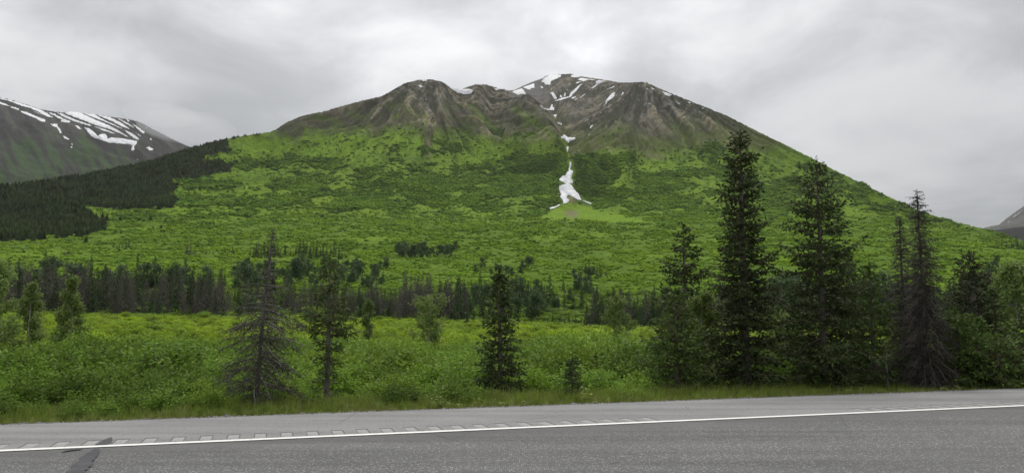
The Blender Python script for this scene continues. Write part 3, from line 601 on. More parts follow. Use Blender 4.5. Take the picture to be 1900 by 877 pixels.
# gravel lip between shoulder and verge
k = Nodes("gravel"); v = k.coord('Object'); vo = k.voro(v, 34, 'Color'); d_ = k.voro(v, 34); sp = k.n('ShaderNodeSeparateColor'); k.l(vo, sp.inputs[0])
k.principled(k.mix(sp.outputs[0], (.06, .058, .055), (.17, .165, .155)), 0.95, k.bump(d_, 1.0, 0.03)); M_GRAVEL = k.m
rs = np.random.RandomState(3); ss = np.arange(-60, 120, 0.12); nn = np.linspace(N_EDGE - 0.01, N_GRAVEL + 0.25, 7)
V = []
for i, s in enumerate(ss):
    for j, n in enumerate(nn):
        w = 0 if j in (0,) else 1
        p = RD * s + RN * (n + w * 0.04 * perlin(s * 2.1, n * 9)); V.append((p[0], p[1], -0.004 - 0.03 * j / 6 * 2 + w * 0.012 * rs.randn()))
gl = tag(link("gravel_edge", mesh_np("gravel_edge", V, [grid_faces(0, len(ss) - 1, 0, len(nn) - 1, len(nn))[:, ::-1]], M_GRAVEL)), "dark gravel edge of the road shoulder", kind='structure')

# ------------------------------------------------------------------ instancing helper for uncountable growth
def scatter(name, label, cat, protos, pos, rot, scl, idx, tint, tone):
    col_ = bpy.data.collections.new(name + "_kinds")
    for i, (me, nm) in enumerate(protos):
        o = bpy.data.objects.new("%s_%02d" % (nm, i), me); col_.objects.link(o)
    pm = bpy.data.meshes.new(name); n = len(pos)
    pm.vertices.add(n); pm.vertices.foreach_set('co', np.asarray(pos, np.float32).ravel())
    def at(nm, ty, arr, key):
        a = pm.attributes.new(nm, ty, 'POINT'); a.data.foreach_set(key, np.ascontiguousarray(arr).ravel())
    at('rot', 'FLOAT_VECTOR', np.asarray(rot, np.float32), 'vector'); at('scl', 'FLOAT_VECTOR', np.asarray(scl, np.float32), 'vector')
    at('idx', 'INT', np.asarray(idx, np.int32), 'value'); at('tint', 'FLOAT', np.asarray(tint, np.float32), 'value'); at('tone', 'FLOAT', np.asarray(tone, np.float32), 'value')
    o = tag(link(name, pm), label, cat, kind='stuff')
    g = bpy.data.node_groups.new(name, 'GeometryNodeTree')
    g.interface.new_socket("Geometry", in_out='INPUT', socket_type='NodeSocketGeometry'); g.interface.new_socket("Geometry", in_out='OUTPUT', socket_type='NodeSocketGeometry')
    N = g.nodes; L = g.links.new
    gi = N.new('NodeGroupInput'); go = N.new('NodeGroupOutput'); ip = N.new('GeometryNodeInstanceOnPoints'); ci = N.new('GeometryNodeCollectionInfo')
    ci.inputs['Collection'].default_value = col_; ci.inputs['Separate Children'].default_value = True; ci.inputs['Reset Children'].default_value = True
    def na(nm, ty):
        x = N.new('GeometryNodeInputNamedAttribute'); x.data_type = ty; x.inputs['Name'].default_value = nm; return x.outputs[0]
    L(gi.outputs[0], ip.inputs['Points']); L(ci.outputs[0], ip.inputs['Instance']); ip.inputs['Pick Instance'].default_value = True
    L(na('idx', 'INT'), ip.inputs['Instance Index']); L(na('rot', 'FLOAT_VECTOR'), ip.inputs['Rotation']); L(na('scl', 'FLOAT_VECTOR'), ip.inputs['Scale']); L(ip.outputs[0], go.inputs[0])
    m = o.modifiers.new("scatter", 'NODES'); m.node_group = g
    return o
def rotz(n, rs, tilt=0.12): return np.stack([rs.randn(n) * tilt, rs.randn(n) * tilt, rs.rand(n) * 6.283], 1)

# ------------------------------------------------------------------ plant builders
def quads_from(c, ax, wd, ln, w):
    """leaf quads: centre base c, along axis ax (len ln), across wd (width w); slightly pointed"""
    ln = np.asarray(ln)[:, None]; w = np.asarray(w)[:, None]
    a = c; b = c + ax * ln * 0.5 + wd * w * 0.5; d = c + ax * ln; e = c + ax * ln * 0.5 - wd * w * 0.5
    V = np.stack([a, b, d, e], 1).reshape(-1, 3); n = len(c)
    return V, np.arange(4 * n).reshape(-1, 4)
def unit(v): return v / np.maximum(np.linalg.norm(v, axis=-1, keepdims=True), 1e-9)
def perp(ax, rs):
    r = rs.randn(*ax.shape); return unit(np.cross(ax, r))
def tube(pts, rad, sides=5):
    pts = np.asarray(pts, float); rad = np.asarray(rad, float); n = len(pts)
    t = np.gradient(pts, axis=0); t = unit(t); ref = np.where(np.abs(t[:, 2:3]) > 0.9, np.array([[1., 0, 0]]), np.array([[0, 0, 1.]]))
    a = unit(np.cross(t, ref)); b = np.cross(t, a); ang = np.linspace(0, 2 * np.pi, sides, endpoint=False)
    V = (pts[:, None] + rad[:, None, None] * (a[:, None] * np.cos(ang)[None, :, None] + b[:, None] * np.sin(ang)[None, :, None])).reshape(-1, 3)
    i = np.arange(n - 1)[:, None]; j = np.arange(sides)[None]; j2 = (j + 1) % sides
    return V, np.stack([i * sides + j, i * sides + j2, (i + 1) * sides + j2, (i + 1) * sides + j], -1).reshape(-1, 4)
class Acc:
    def __init__(s): s.V, s.F, s.n = [], [], 0
    def add(s, V, F): s.V.append(V); s.F.append(np.asarray(F) + s.n); s.n += len(V)
    def mesh(s, name, mat, smooth=False): return mesh_np(name, np.concatenate(s.V), [np.concatenate(s.F)], mat, smooth)
def sticks(A, B, r0, r1):
    """many thin three-sided sticks from A to B"""
    n = len(A); ax = unit(B - A); p = unit(np.cross(ax, np.array([0.31, 0.22, 0.9]))); q = np.cross(ax, p)
    ring = []
    for c, r in ((A, r0), (B, r1)):
        r = np.broadcast_to(r, (n,))[:, None]
        for k_ in range(3):
            a = 2.094 * k_; ring.append(c + r * (p * math.cos(a) + q * math.sin(a)))
    V = np.stack(ring, 1).reshape(-1, 3); b = np.arange(n)[:, None] * 6
    F = np.concatenate([np.concatenate([b + 0, b + 1, b + 4, b + 3], 1), np.concatenate([b + 1, b + 2, b + 5, b + 4], 1), np.concatenate([b + 2, b + 0, b + 3, b + 5], 1)])
    return V, F

M_NEEDLE = leaf_mat("spruce_needles", (.040, .068, .022), (.088, .128, .036), 0.2)
M_NEEDLE_Y = leaf_mat("young_spruce_needles", (.065, .120, .026), (.125, .190, .040), 0.25)
M_NEEDLE_D = leaf_mat("dark_spruce_needles", (.030, .050, .020), (.066, .092, .030), 0.18)
M_DEADTWIG = leaf_mat("dead_twigs", (.040, .036, .030), (.080, .072, .060), 0.0)
M_BARK = bark_mat("spruce_bark", (.085, .070, .058), (.18, .165, .15))
M_DEADBARK = bark_mat("grey_bark", (.055, .050, .044), (.16, .15, .135))
M_DEADBRANCH = bark_mat("weathered_branch", (.10, .094, .084), (.24, .23, .21))
M_COTTON = leaf_mat("cottonwood_leaves", (.105, .165, .036), (.235, .30, .105), 0.4)
M_COTTONBARK = bark_mat("pale_bark", (.20, .19, .16), (.34, .33, .29))
M_STEM = bark_mat("stem_bark", (.09, .07, .05), (.16, .13, .10))

def near_spruce(seed, H, R, env, gap=0.2, per=6, card=0.105, dens=1.3, droop=0.35, bare=0.06, dead_low=0.0, ragged=0.25, lean=(0, 0)):
    """trunk, crown and dead-branch meshes of a spruce, base at the origin; env(t) gives the relative branch length at height fraction t"""
    rs = np.random.RandomState(seed); T = Acc(); Cn = Acc(); B = Acc()
    hs = np.linspace(0, H, 14); wob = np.stack([np.cumsum(rs.randn(14)) * 0.006 * H / 6 + lean[0] * hs / H, np.cumsum(rs.randn(14)) * 0.006 * H / 6 + lean[1] * hs / H, hs - 0.15 * (hs == 0)], 1)
    r0 = 0.016 * H + 0.01; T.add(*tube(wob, r0 * (1 - hs / H) ** 0.8 + 0.006, 8))
    axis = lambda z: np.array([np.interp(z, hs, wob[:, 0]), np.interp(z, hs, wob[:, 1]), z])
    z = H * bare; gs = []
    while z < H * 0.985:
        t = z / H; n = max(3, int(per * (1 - 0.35 * t) + rs.rand())); ph = rs.rand() * 6.28
        for q in range(n):
            L = R * env(t) * (1 - ragged + 2 * ragged * rs.rand() * (0.6 + 0.8 * rs.rand())) + 0.05
            az = ph + q * 6.283 / n + rs.randn() * 0.25; zz = z + rs.randn() * gap * 0.3
            d = np.array([math.cos(az), math.sin(az), 0]); side = np.array([-d[1], d[0], 0])
            rise = 0.55 * t - 0.10 + rs.randn() * 0.10; dr = droop * (1.25 - t) + rs.randn() * 0.06; tip = 0.22 + rs.rand() * 0.15
            f = lambda s: axis(zz) + d * (L * s)[:, None] + np.array([0, 0, 1]) * (L * (rise * s - dr * s ** 2 + tip * s ** 4))[:, None]
            s5 = np.linspace(0, 1, 5); bp = f(s5)
            is_dead = rs.rand() < dead_low * max(0, 1 - t * 2.2)
            B.add(*tube(bp, 0.012 * (0.5 + L) * (1 - 0.8 * s5) + 0.002, 3))
            nt = max(4, int(L / 0.055)); st = 0.12 + 0.88 * (np.arange(nt) + rs.rand(nt)) / nt
            if is_dead:
                nt = nt // 2; st = st[::2][:nt]; nt = len(st)
            p0 = f(st); sg = np.where(np.arange(nt) % 2, 1, -1)
            tl = np.clip(0.42 * L * (1.05 - 0.75 * st), 0.07, 0.42) * (0.6 + 0.7 * rs.rand(nt))
            td = unit(d[None] * (0.62 + 0.2 * rs.randn(nt))[:, None] + side[None] * (sg * (0.85 + 0.2 * rs.randn(nt)))[:, None] + np.array([0, 0, 1.])[None] * (-0.28 * (1.1 - t) + 0.22 * rs.randn(nt))[:, None])
            B.add(*sticks(p0, p0 + td * tl[:, None], 0.004, 0.0015))
            if is_dead: continue
            step = 0.045 / dens; cnt = np.maximum(2, (tl / step).astype(int) + 1)
            ii = np.repeat(np.arange(nt), cnt); k_ = np.concatenate([np.arange(c) for c in cnt]); fr = (k_ + rs.rand(len(ii))) / cnt[ii]
            c = p0[ii] + td[ii] * (tl[ii] * fr)[:, None] + rs.randn(len(ii), 3) * 0.008
            sd = rs.randn(len(ii), 3) * 0.55; ax = unit(td[ii] + sd + np.array([0, 0, 0.10]))
            gs.append((c, ax))
            m = max(2, int(L * 10)); sm = rs.rand(m) ** 0.7; cm = f(sm); gs.append((cm, unit(d[None] + rs.randn(m, 3) * 0.6)))
        z += gap * (0.75 + 0.5 * rs.rand()) * (1 - 0.45 * t)
    # leader
    m = 26; zz = H * (0.93 + 0.07 * rs.rand(m)); gs.append((np.stack([np.interp(zz, hs, wob[:, 0]), np.interp(zz, hs, wob[:, 1]), zz], 1), unit(rs.randn(m, 3) * 0.5 + np.array([0, 0, 0.8]))))
    c = np.concatenate([g[0] for g in gs]); ax = np.concatenate([g[1] for g in gs]); n = len(c)
    V, F = quads_from(c, ax, perp(ax, rs), card * (0.7 + 0.6 * rs.rand(n)), card * 0.36 * (0.7 + 0.6 * rs.rand(n))); Cn.add(V, F)
    return T, Cn, B
def near_dead(seed, H, R, env, gap=0.13, per=6, droop=0.55, twig=1.0, bare=0.03, lean=(0, 0)):
    rs = np.random.RandomState(seed); T = Acc(); B = Acc(); Wt = Acc()
    hs = np.linspace(0, H, 16); wob = np.stack([np.cumsum(rs.randn(16)) * 0.008 * H / 6 + lean[0] * hs / H, np.cumsum(rs.randn(16)) * 0.008 * H / 6 + lean[1] * hs / H, hs - 0.15 * (hs == 0)], 1)
    T.add(*tube(wob, (0.010 * H + 0.008) * (1 - hs / H) ** 0.75 + 0.006, 8))
    axis = lambda z: np.array([np.interp(z, hs, wob[:, 0]), np.interp(z, hs, wob[:, 1]), z])
    z = H * bare
    while z < H * 0.99:
        t = z / H; n = max(2, int(per * (0.7 + 0.6 * rs.rand()))); ph = rs.rand() * 6.28
        for q in range(n):
            L = R * env(t) * (0.45 + 0.9 * rs.rand()) + 0.03; az = ph + q * 6.283 / n + rs.randn() * 0.3; zz = z + rs.randn() * gap * 0.4
            d = np.array([math.cos(az), math.sin(az), 0]); side = np.array([-d[1], d[0], 0]); rise = 0.25 * t + rs.randn() * 0.12; dr = droop * (1.15 - t) * (0.6 + 0.8 * rs.rand())
            wig = rs.randn(7) * 0.02 * L
            f = lambda s: axis(zz) + d * (L * s)[:, None] + side * np.interp(s, np.linspace(0, 1, 7), wig)[:, None] + np.array([0, 0, 1]) * (L * (rise * s - dr * s ** 1.8))[:, None]
            s7 = np.linspace(0, 1, 7); B.add(*tube(f(s7), 0.010 * (0.45 + 0.8 * L) * (1 - 0.85 * s7) + 0.0018, 3))
            nt = int(max(3, L / 0.05) * twig); st = 0.15 + 0.85 * rs.rand(nt); p0 = f(st); sg = np.where(rs.rand(nt) > .5, 1, -1)
            tl = np.clip(0.38 * L * (1.1 - 0.7 * st), 0.04, 0.32) * (0.5 + rs.rand(nt))
            td = unit(d[None] * (0.5 + 0.3 * rs.randn(nt))[:, None] + side[None] * (sg * (0.7 + 0.3 * rs.randn(nt)))[:, None] + np.array([0, 0, 1.]) * (-0.45 + 0.35 * rs.randn(nt))[:, None])
            p1 = p0 + td * tl[:, None]; Wt.add(*sticks(p0, p1, 0.0042, 0.0022))
            nk = nt * 2; ii = rs.randint(0, nt, nk); fr = rs.rand(nk)[:, None]; q0 = p0[ii] * (1 - fr) + p1[ii] * fr
            Wt.add(*sticks(q0, q0 + unit(td[ii] + rs.randn(nk, 3) * 0.7) * (tl[ii] * 0.5)[:, None], 0.003, 0.0018))
        z += gap * (0.7 + 0.6 * rs.rand())
    return T, Wt, B
def near_leafy(seed, H, R, leaf=0.07, n_br=26, n_leaf=5200, conic=0.5, base=0.08):
    rs = np.random.RandomState(seed); T = Acc(); B = Acc(); Cn = Acc()
    hs = np.linspace(0, H * 0.97, 10); wob = np.stack([np.cumsum(rs.randn(10)) * 0.012 * H / 5, np.cumsum(rs.randn(10)) * 0.012 * H / 5, hs - 0.15 * (hs == 0)], 1); T.add(*tube(wob, (0.012 * H + 0.008) * (1 - hs / H) + 0.006, 7))
    cs = []
    for q in range(n_br):
        t = base + (1 - base) * (q + rs.rand()) / n_br; zz = H * t * 0.93
        L = R * (1 - conic * t) * (1 - max(0, t - 0.8) * 2.5) * (0.65 + 0.6 * rs.rand()); az = rs.rand() * 6.283
        o = np.array([np.interp(zz, hs, wob[:, 0]), np.interp(zz, hs, wob[:, 1]), zz]); d = np.array([math.cos(az), math.sin(az), 0]); up = 0.65 + 0.4 * rs.rand()
        s5 = np.linspace(0, 1, 5); bp = o + d * (L * s5)[:, None] + np.array([0, 0, 1]) * (L * up * s5 ** 1.3)[:, None]; B.add(*tube(bp, 0.010 * (0.5 + L) * (1 - 0.8 * s5) + 0.002, 3))
        m = 6; st = 0.3 + 0.7 * rs.rand(m); p0 = np.stack([np.interp(st, s5, bp[:, i]) for i in range(3)], 1); td = unit(rs.randn(m, 3) * 0.7 + d * 0.6 + np.array([0, 0, 0.5])); tl = L * (0.2 + 0.3 * rs.rand(m)); p1 = p0 + td * tl[:, None]
        B.add(*sticks(p0, p1, 0.005, 0.002)); fr = np.linspace(0.1, 1, 4)[None, :, None]; cs.append((p0[:, None] * (1 - fr) + p1[:, None] * fr).reshape(-1, 3)); cs.append(bp[2:])
    cs = np.concatenate(cs); ii = rs.randint(0, len(cs), n_leaf); c = cs[ii] + rs.randn(n_leaf, 3) * 0.06 * (0.6 + R)
    ax = unit(rs.randn(n_leaf, 3) + np.array([0, 0, -0.2])); V, F = quads_from(c, ax, perp(ax, rs), leaf * (0.7 + 0.6 * rs.rand(n_leaf)), leaf * 0.7 * (0.7 + 0.6 * rs.rand(n_leaf))); Cn.add(V, F)
    return T, Cn, B
TRUNKS = []
def plant_tree(name, label, cat, u, d, built, mats, names, group=None):
    x, y, z = spot(u, d)
    e = bpy.data.objects.new(name, None); COL.objects.link(e); e.location = (x, y, z); tag(e, label, cat, group)
    TRUNKS.append((x, y))
    for A, m, nm in zip(built, mats, names):
        o = link(nm, A.mesh(nm, m, nm == 'trunk'), e)
        if nm in ('branches', 'twigs'): o['kind'] = 'stuff'
    return e
def height_for(u, d, vtop):
    x, y, z = spot(u, d); _, te = az_te(u, vtop); return EYE + float(te) * d - z
SN = ('trunk', 'crown', 'branches'); DN = ('trunk', 'twigs', 'branches')
def lerp(xs, ys): return lambda t: float(np.interp(t, xs, ys))
cone = lerp([0, .12, .5, 1], [.85, 1, .62, .03])
def px_r(w, d): return w / F_PX * d
# (label, u, v_top, d, half width px, envelope, options, needle)
SPRUCES = [
 ("thin spruce with bare grey lower trunk beside the bare dead spruce", 612, 478, 15.2, 52, lerp([0, .1, .2, .42, .47, .6, .7, .85, 1], [.55, .6, .35, .45, .95, .95, .62, .35, .04]), dict(gap=.17, per=6, dens=1.7, card=.085, bare=.03, dead_low=.55, droop=.30, ragged=.3), 'n'),
 ("mid-sized dark green spruce standing alone at the middle of the verge", 927, 503, 15.7, 47, cone, dict(gap=.15, per=7, bare=.02), 'n'),
 ("knee-high young spruce at the road edge in front of the bushes", 1060, 668, 15.4, 23, cone, dict(gap=.11, per=6, bare=.02, card=.08), 'n'),
 ("slim ragged-topped spruce rising behind a bushy young spruce", 1270, 418, 20.5, 62, lerp([0, .2, .45, .6, .8, 1], [1, 1, .62, .7, .5, .04]), dict(gap=.23, per=5, ragged=.35), 'd'),
 ("bushy light green young spruce in front of a ragged-topped spruce", 1252, 540, 16.8, 62, lerp([0, .15, .5, .8, 1], [.9, 1, .8, .45, .05]), dict(gap=.14, per=7, bare=.01, dens=1.1), 'y2'),
 ("tallest dark spruce, dense and narrow, left of the bare-tipped one", 1380, 244, 17.6, 62, lerp([0, .1, .3, .45, .6, .75, .9, 1], [.85, 1, .95, .72, .68, .55, .36, .05]), dict(gap=.155, per=7, dens=1.1, bare=.01, ragged=.32), 'd'),
 ("tall broad spruce with a bare twiggy tip right of the tallest one", 1522, 296, 18.2, 82, lerp([0, .1, .25, .45, .6, .8, .95, 1], [.8, 1, 1, .8, .66, .44, .16, .02]), dict(gap=.185, per=6, bare=.02, ragged=.3), 'd'),
 ("yellowish young spruce beside the two bare dead spruces", 1615, 492, 19.0, 52, lerp([0, .15, .5, .8, 1], [.8, 1, .8, .4, .04]), dict(gap=.18, per=6, bare=.06, dead_low=.3), 'y2'),
 ("shadowy spruce half hidden behind the broad bare-tipped one", 1575, 468, 23.0, 48, cone, dict(gap=.2, per=6), 'd'),
 ("dense dark spruce behind the bright young spruces near the far right", 1800, 468, 23.0, 50, lerp([0, .2, .6, .85, 1], [1, 1, .72, .45, .05]), dict(gap=.16, per=7, dens=1.05, ragged=.15), 'd'),
 ("bright green young spruce nearest the bare dead pair", 1768, 578, 19.4, 44, lerp([0, .2, .6, .85, 1], [.95, 1, .75, .5, .06]), dict(gap=.13, per=7, bare=.01), 'y'),
 ("small pointed young spruce between two bright green ones", 1808, 592, 20.0, 36, cone, dict(gap=.13, per=6, bare=.01), 'y2'),
 ("slender spruce right of the dense dark one", 1842, 540, 23.5, 44, cone, dict(gap=.17, per=6), 'n'),
 ("low wide yellow-green young spruce at the road edge", 1842, 625, 19.4, 46, lerp([0, .2, .6, .85, 1], [.95, 1, .8, .5, .06]), dict(gap=.12, per=7, bare=.01), 'y2'),
 ("spruce cut off by the right border of the photo", 1902, 585, 20.2, 52, cone, dict(gap=.15, per=7), 'n'),
]
NM = {'n': M_NEEDLE, 'd': M_NEEDLE_D, 'y': M_NEEDLE_Y}
M_NEEDLE_M = leaf_mat("green_spruce_needles", (.055, .098, .024), (.108, .162, .038), 0.22); NM['y2'] = M_NEEDLE_M
for i, (lab, u, vt, d, w, env, opt, nd) in enumerate(SPRUCES):
    H = height_for(u, d, vt)
    plant_tree("spruce_tree", lab, "spruce", u, d, near_spruce(100 + i, H, px_r(w, d) * .92, env, **opt), (NM[nd], ) and (M_BARK, NM[nd], M_STEM), SN, "spruces along the road verge")
# bare twiggy tip of the broad spruce and the dead trees
DEADS = [
 ("big bare dead spruce with drooping grey branches, alone on the verge", 482, 424, 14.1, 74, lerp([0, .15, .32, .5, .56, .7, .85, 1], [.95, 1, .85, .82, .62, .34, .14, .03]), dict(gap=.085, per=6, twig=1.35, lean=(.20, 0))),
 ("tall dark dead spruce with a bare antenna-like tip", 1708, 350, 18.9, 50, lerp([0, .1, .35, .6, .8, .86, .93, 1], [.9, 1, .75, .55, .30, .34, .26, .03]), dict(gap=.055, per=7, twig=1.8, droop=.8)),
 ("shorter dark dead spruce leaning beside the antenna-tipped one", 1672, 400, 20.6, 40, lerp([0, .2, .6, .9, 1], [1, 1, .6, .3, .04]), dict(gap=.06, per=7, twig=1.8, droop=.75)),
]
for i, (lab, u, vt, d, w, env, opt) in enumerate(DEADS):
    plant_tree("dead_spruce", lab, "dead spruce", u, d, near_dead(300 + i, height_for(u, d, vt), px_r(w, d), env, **opt), (M_DEADBARK, M_DEADTWIG, M_DEADBRANCH if i == 0 else M_DEADBARK), DN, "dead spruces along the road verge")
plant_tree("dead_pole", "thin bare grey dead pole under the yellowish young spruce", "dead tree", 1637, 18.3, near_dead(333, height_for(1637, 18.3, 640), .28, lerp([0, .5, 1], [.3, 1, .3]), gap=.12, per=3, twig=.5, bare=.35), (M_DEADBARK, M_DEADTWIG, M_DEADBARK), DN)
LEAFY = [
 ("leafy cottonwood cut off by the left border of the photo", -2, 494, 44, 42, dict(n_leaf=6500, leaf=.12, conic=.7)), ("small upright cottonwood second from the left border", 60, 530, 42, 27, dict(n_leaf=4800, leaf=.11, conic=.75)), ("cone-shaped leafy cottonwood right of two others at the left", 137, 520, 47, 28, dict(n_leaf=5600, leaf=.12, conic=.82)),
 ("little leafy tree standing in the bright meadow below the dead grey belt", 684, 559, 60, 16, dict(n_leaf=3200, leaf=.13, conic=.7)), ("rounded pale green shrub standing out of the brush in the meadow", 797, 562, 55, 30, dict(n_leaf=4800, leaf=.13, conic=.15)),
 ("pale cottonwood left of the ragged-topped spruce, out in the brush", 1145, 556, 80, 28, dict(n_leaf=4200, leaf=.17, conic=.55)), ("leafy cottonwood with pale shining top at the right border", 1878, 492, 31, 42, dict(n_leaf=6500, leaf=.10, conic=.6)), ("bright green leafy shrub between the bushy spruce and the tallest spruce", 1302, 556, 18.6, 36, dict(n_leaf=6000, leaf=.065, conic=.5)),
 ("light green alder shrub between the two tallest spruces", 1452, 590, 27, 40, dict(n_leaf=5500, leaf=.085, conic=.3)), ("light green alder shrub left of the bright young spruce", 1748, 600, 30, 30, dict(n_leaf=4500, leaf=.09, conic=.3)),
]
for i, (lab, u, vt, d, w, opt) in enumerate(LEAFY):
    nm = "shrub" if "shrub" in lab else "cottonwood_tree"
    plant_tree(nm, lab, "shrub" if nm == "shrub" else "tree", u, d, near_leafy(500 + i, height_for(u, d, vt) * 1.08, px_r(w, d) * 1.1, **opt), (M_COTTONBARK, M_COTTON, M_STEM), SN)

# ------------------------------------------------------------------ trees across the valley (each its own object)
def mid_conifer(seed, dead):
    rs = np.random.RandomState(seed); A = Acc(); H = 1.0
    A.add(*tube([(0, 0, -.02), (0, 0, .5), (0, 0, 1)], [.012, .008, .002], 4)); nT = len(A.F[0])
    cs, axs = [], []
    nb = 120 if not dead else 130
    for q in range(nb):
        t = 0.05 + 0.94 * (q + rs.rand()) / nb; L = 0.165 * (1 - t) ** (1.0 if not dead else .8) * (0.6 + 0.7 * rs.rand()) * (0.8 if dead else 1) + 0.010; az = rs.rand() * 6.283; d = np.array([math.cos(az), math.sin(az), 0.35 * t - 0.25 * (1 - t)])
        m = 8 if not dead else 7; s = (np.arange(m) + rs.rand(m)) / m
        cs.append(np.array([0, 0, t]) + d * (L * s)[:, None] + rs.randn(m, 3) * 0.006); axs.append(unit(d + rs.randn(m, 3) * (.6 if not dead else .5) + np.array([0, 0, -.15])))
    c = np.concatenate(cs); ax = np.concatenate(axs); n = len(c); tp = 1 - .72 * np.clip(c[:, 2], 0, 1)
    V, F = quads_from(c, ax, perp(ax, rs), tp * (.054 if not dead else .058) * (.6 + .8 * rs.rand(n)), tp * (.034 if not dead else .019) * (.6 + .8 * rs.rand(n))); A.add(V, F)
    mi = np.concatenate([np.zeros(nT, int), np.ones(len(F), int)])
    return mesh_np("dead_spruce" if dead else "spruce", np.concatenate(A.V), [np.concatenate(A.F)], [M_BARK if not dead else M_MIDDEADBARK, M_MIDNEEDLE if not dead else M_MIDDEAD], False, mi)
def mid_leafy(seed):
    rs = np.random.RandomState(seed); A = Acc(); A.add(*tube([(0, 0, -.02), (.01, 0, .5), (0, .01, .93)], [.014, .01, .003], 4)); nT = len(A.F[0])
    n = 1100; blobs = np.stack([rs.randn(16) * .12, rs.randn(16) * .12, .22 + .7 * rs.rand(16)], 1); blobs[:, :2] *= (1.15 - .85 * np.abs(blobs[:, 2:3] - .45) * 1.5)
    ii = rs.randint(0, 16, n); c = blobs[ii] + rs.randn(n, 3) * np.array([.05, .05, .055]); ax = unit(rs.randn(n, 3)); V, F = quads_from(c, ax, perp(ax, rs), .060 * (.6 + .8 * rs.rand(n)), .045 * (.6 + .8 * rs.rand(n))); A.add(V, F)
    return mesh_np("cottonwood", np.concatenate(A.V), [np.concatenate(A.F)], [M_COTTONBARK, M_MIDLEAF], False, np.concatenate([np.zeros(nT, int), np.ones(len(F), int)]))
M_MIDNEEDLE = leaf_mat("belt_spruce_needles", (.030, .056, .024), (.056, .090, .030), 0.15)
M_MIDDEAD = leaf_mat("belt_dead_twigs", (.066, .060, .050), (.120, .110, .094), 0.0); M_MIDDEADBARK = bark_mat("belt_dead_bark", (.06, .055, .05), (.14, .13, .12), 4)
M_MIDLEAF = leaf_mat("belt_cottonwood_leaves", (.062, .100, .042), (.110, .160, .070), 0.25)
MID = {'s': [mid_conifer(700 + i, False) for i in range(6)], 'd': [mid_conifer(720 + i, True) for i in range(6)], 'c': [mid_leafy(740 + i) for i in range(5)]}
KN = {'s': ("spruce_tree", "spruce"), 'd': ("dead_spruce", "dead spruce"), 'c': ("cottonwood_tree", "tree")}
# (u0, u1, d0, d1, count, mix of kinds, height range, place for label)
GROVES = [
 (-60, 430, 206, 262, 235, 'dddds', (8.5, 12.5), "in the dark belt beyond the left meadow"), (430, 640, 210, 280, 84, 'ddds', (6, 10), "in the belt behind the big dead spruce"), (645, 865, 208, 262, 150, 'ddddds', (9, 13), "in the grey belt behind the meadow, left of centre"),
 (20, 420, 262, 330, 30, 'ssc', (9, 12.5), "at the back of the dark left belt"), (545, 720, 330, 470, 52, 'ccccs', (9, 14), "in the bluish grove on the lower slope left of centre"), (430, 560, 300, 420, 26, 'ccc', (8, 12), "in the loose grove behind the big dead spruce"),
 (860, 1010, 215, 330, 52, 'sssc', (5, 10), "in the scattered stand at the valley centre"), (950, 1110, 250, 340, 30, 'sscs', (6, 11), "in the stand left of the ragged-topped spruce"), (1085, 1240, 185, 240, 72, 'ssssd', (6.5, 10.5), "in the belt left of the ragged-topped spruce"), (1000, 1090, 195, 215, 12, 's', (2, 3.6), "among small ones dotted at the far meadow edge"),
 (1240, 1480, 205, 280, 80, 'ddsc', (9, 14.5), "in the belt seen between the roadside spruces"), (1480, 1720, 205, 290, 85, 'dsdc', (9, 14), "in the belt behind the bare-tipped spruce"), (1700, 1960, 200, 290, 92, 'ddss', (10, 14.5), "in the dark belt at the right border"),
 (462, 640, 545, 585, 46, 'sss', (7, 12), "in the row on the slope above the grey belt"), (735, 842, 545, 600, 34, 'ccccs', (8, 12), "in the round grove high on the lower slope"), (340, 362, 590, 610, 5, 'd', (7, 13), "in the tiny clump on the left slope"), (372, 436, 590, 620, 14, 'sd', (4, 8), "in the small row on the left slope"),
 (204, 238, 690, 720, 6, 's', (5, 8), "in the little clump right of the forest foot"), (108, 130, 600, 620, 4, 'd', (5, 10), "in the clump below the forest foot"), (1060, 1130, 400, 440, 14, 'sc', (6, 9), "in the low stand below the debris fan"), (880, 990, 420, 470, 10, 'c', (6, 10), "in the thin stand above the valley centre"), (1780, 1960, 330, 420, 24, 'scs', (8, 12), "behind the dark belt at the right border"),
 (845, 882, 176, 186, 3, 's', (6.5, 8), "at the meadow edge right of the pale shrub"), (1862, 1960, 900, 960, 26, 's', (10, 15), "in the dark clump under the far right grey mountain"),
]
rs = np.random.RandomState(21)
KD = {'s': "dark green spruce ", 'd': "bare grey-brown dead spruce ", 'c': "grey-green cottonwood "}
KG = {'s': "spruces across the valley", 'd': "dead spruces across the valley", 'c': "cottonwoods across the valley"}
stand = []
for (u0, u1, d0, d1, n, mixk, hr, place) in GROVES:
    us = u0 + (u1 - u0) * (np.arange(n) + rs.rand(n)) / n; ds = d0 + (d1 - d0) * rs.rand(n)
    for u, d in zip(us, ds):
        kd = mixk[rs.randint(len(mixk))]; h = hr[0] * .75 + (hr[1] - hr[0] * .75) * rs.rand() ** 1.2
        if perlin(u / 42.0, 3.7 + d0) < -0.28: h *= 0.62
        wd = h * (0.7 + 0.5 * rs.rand()) * {'s': 1.05, 'd': 1.05, 'c': 1.2}[kd]
        stand.append((h / d, kd, place, spot(u, d), (wd, wd, h), (rs.randn() * .02, rs.randn() * .02, rs.rand() * 6.28), rs.randint(len(MID[kd]))))
FARTHER = []
for kd in 'sdc':
    row = sorted((t for t in stand if t[1] == kd), key=lambda t: -t[0])
    for i, (_, _, place, (x, y, z), scl_, rot_, mi_) in enumerate(row):
        if i >= 280: FARTHER.append((kd, (x, y, z - .1), scl_, rot_, mi_)); continue
        o = link(KN[kd][0], MID[kd][mi_], None, (x, y, z - 0.1)); o.scale = scl_; o.rotation_euler = rot_
        tag(o, KD[kd] + place, KN[kd][1], KG[kd] + ", " + place)

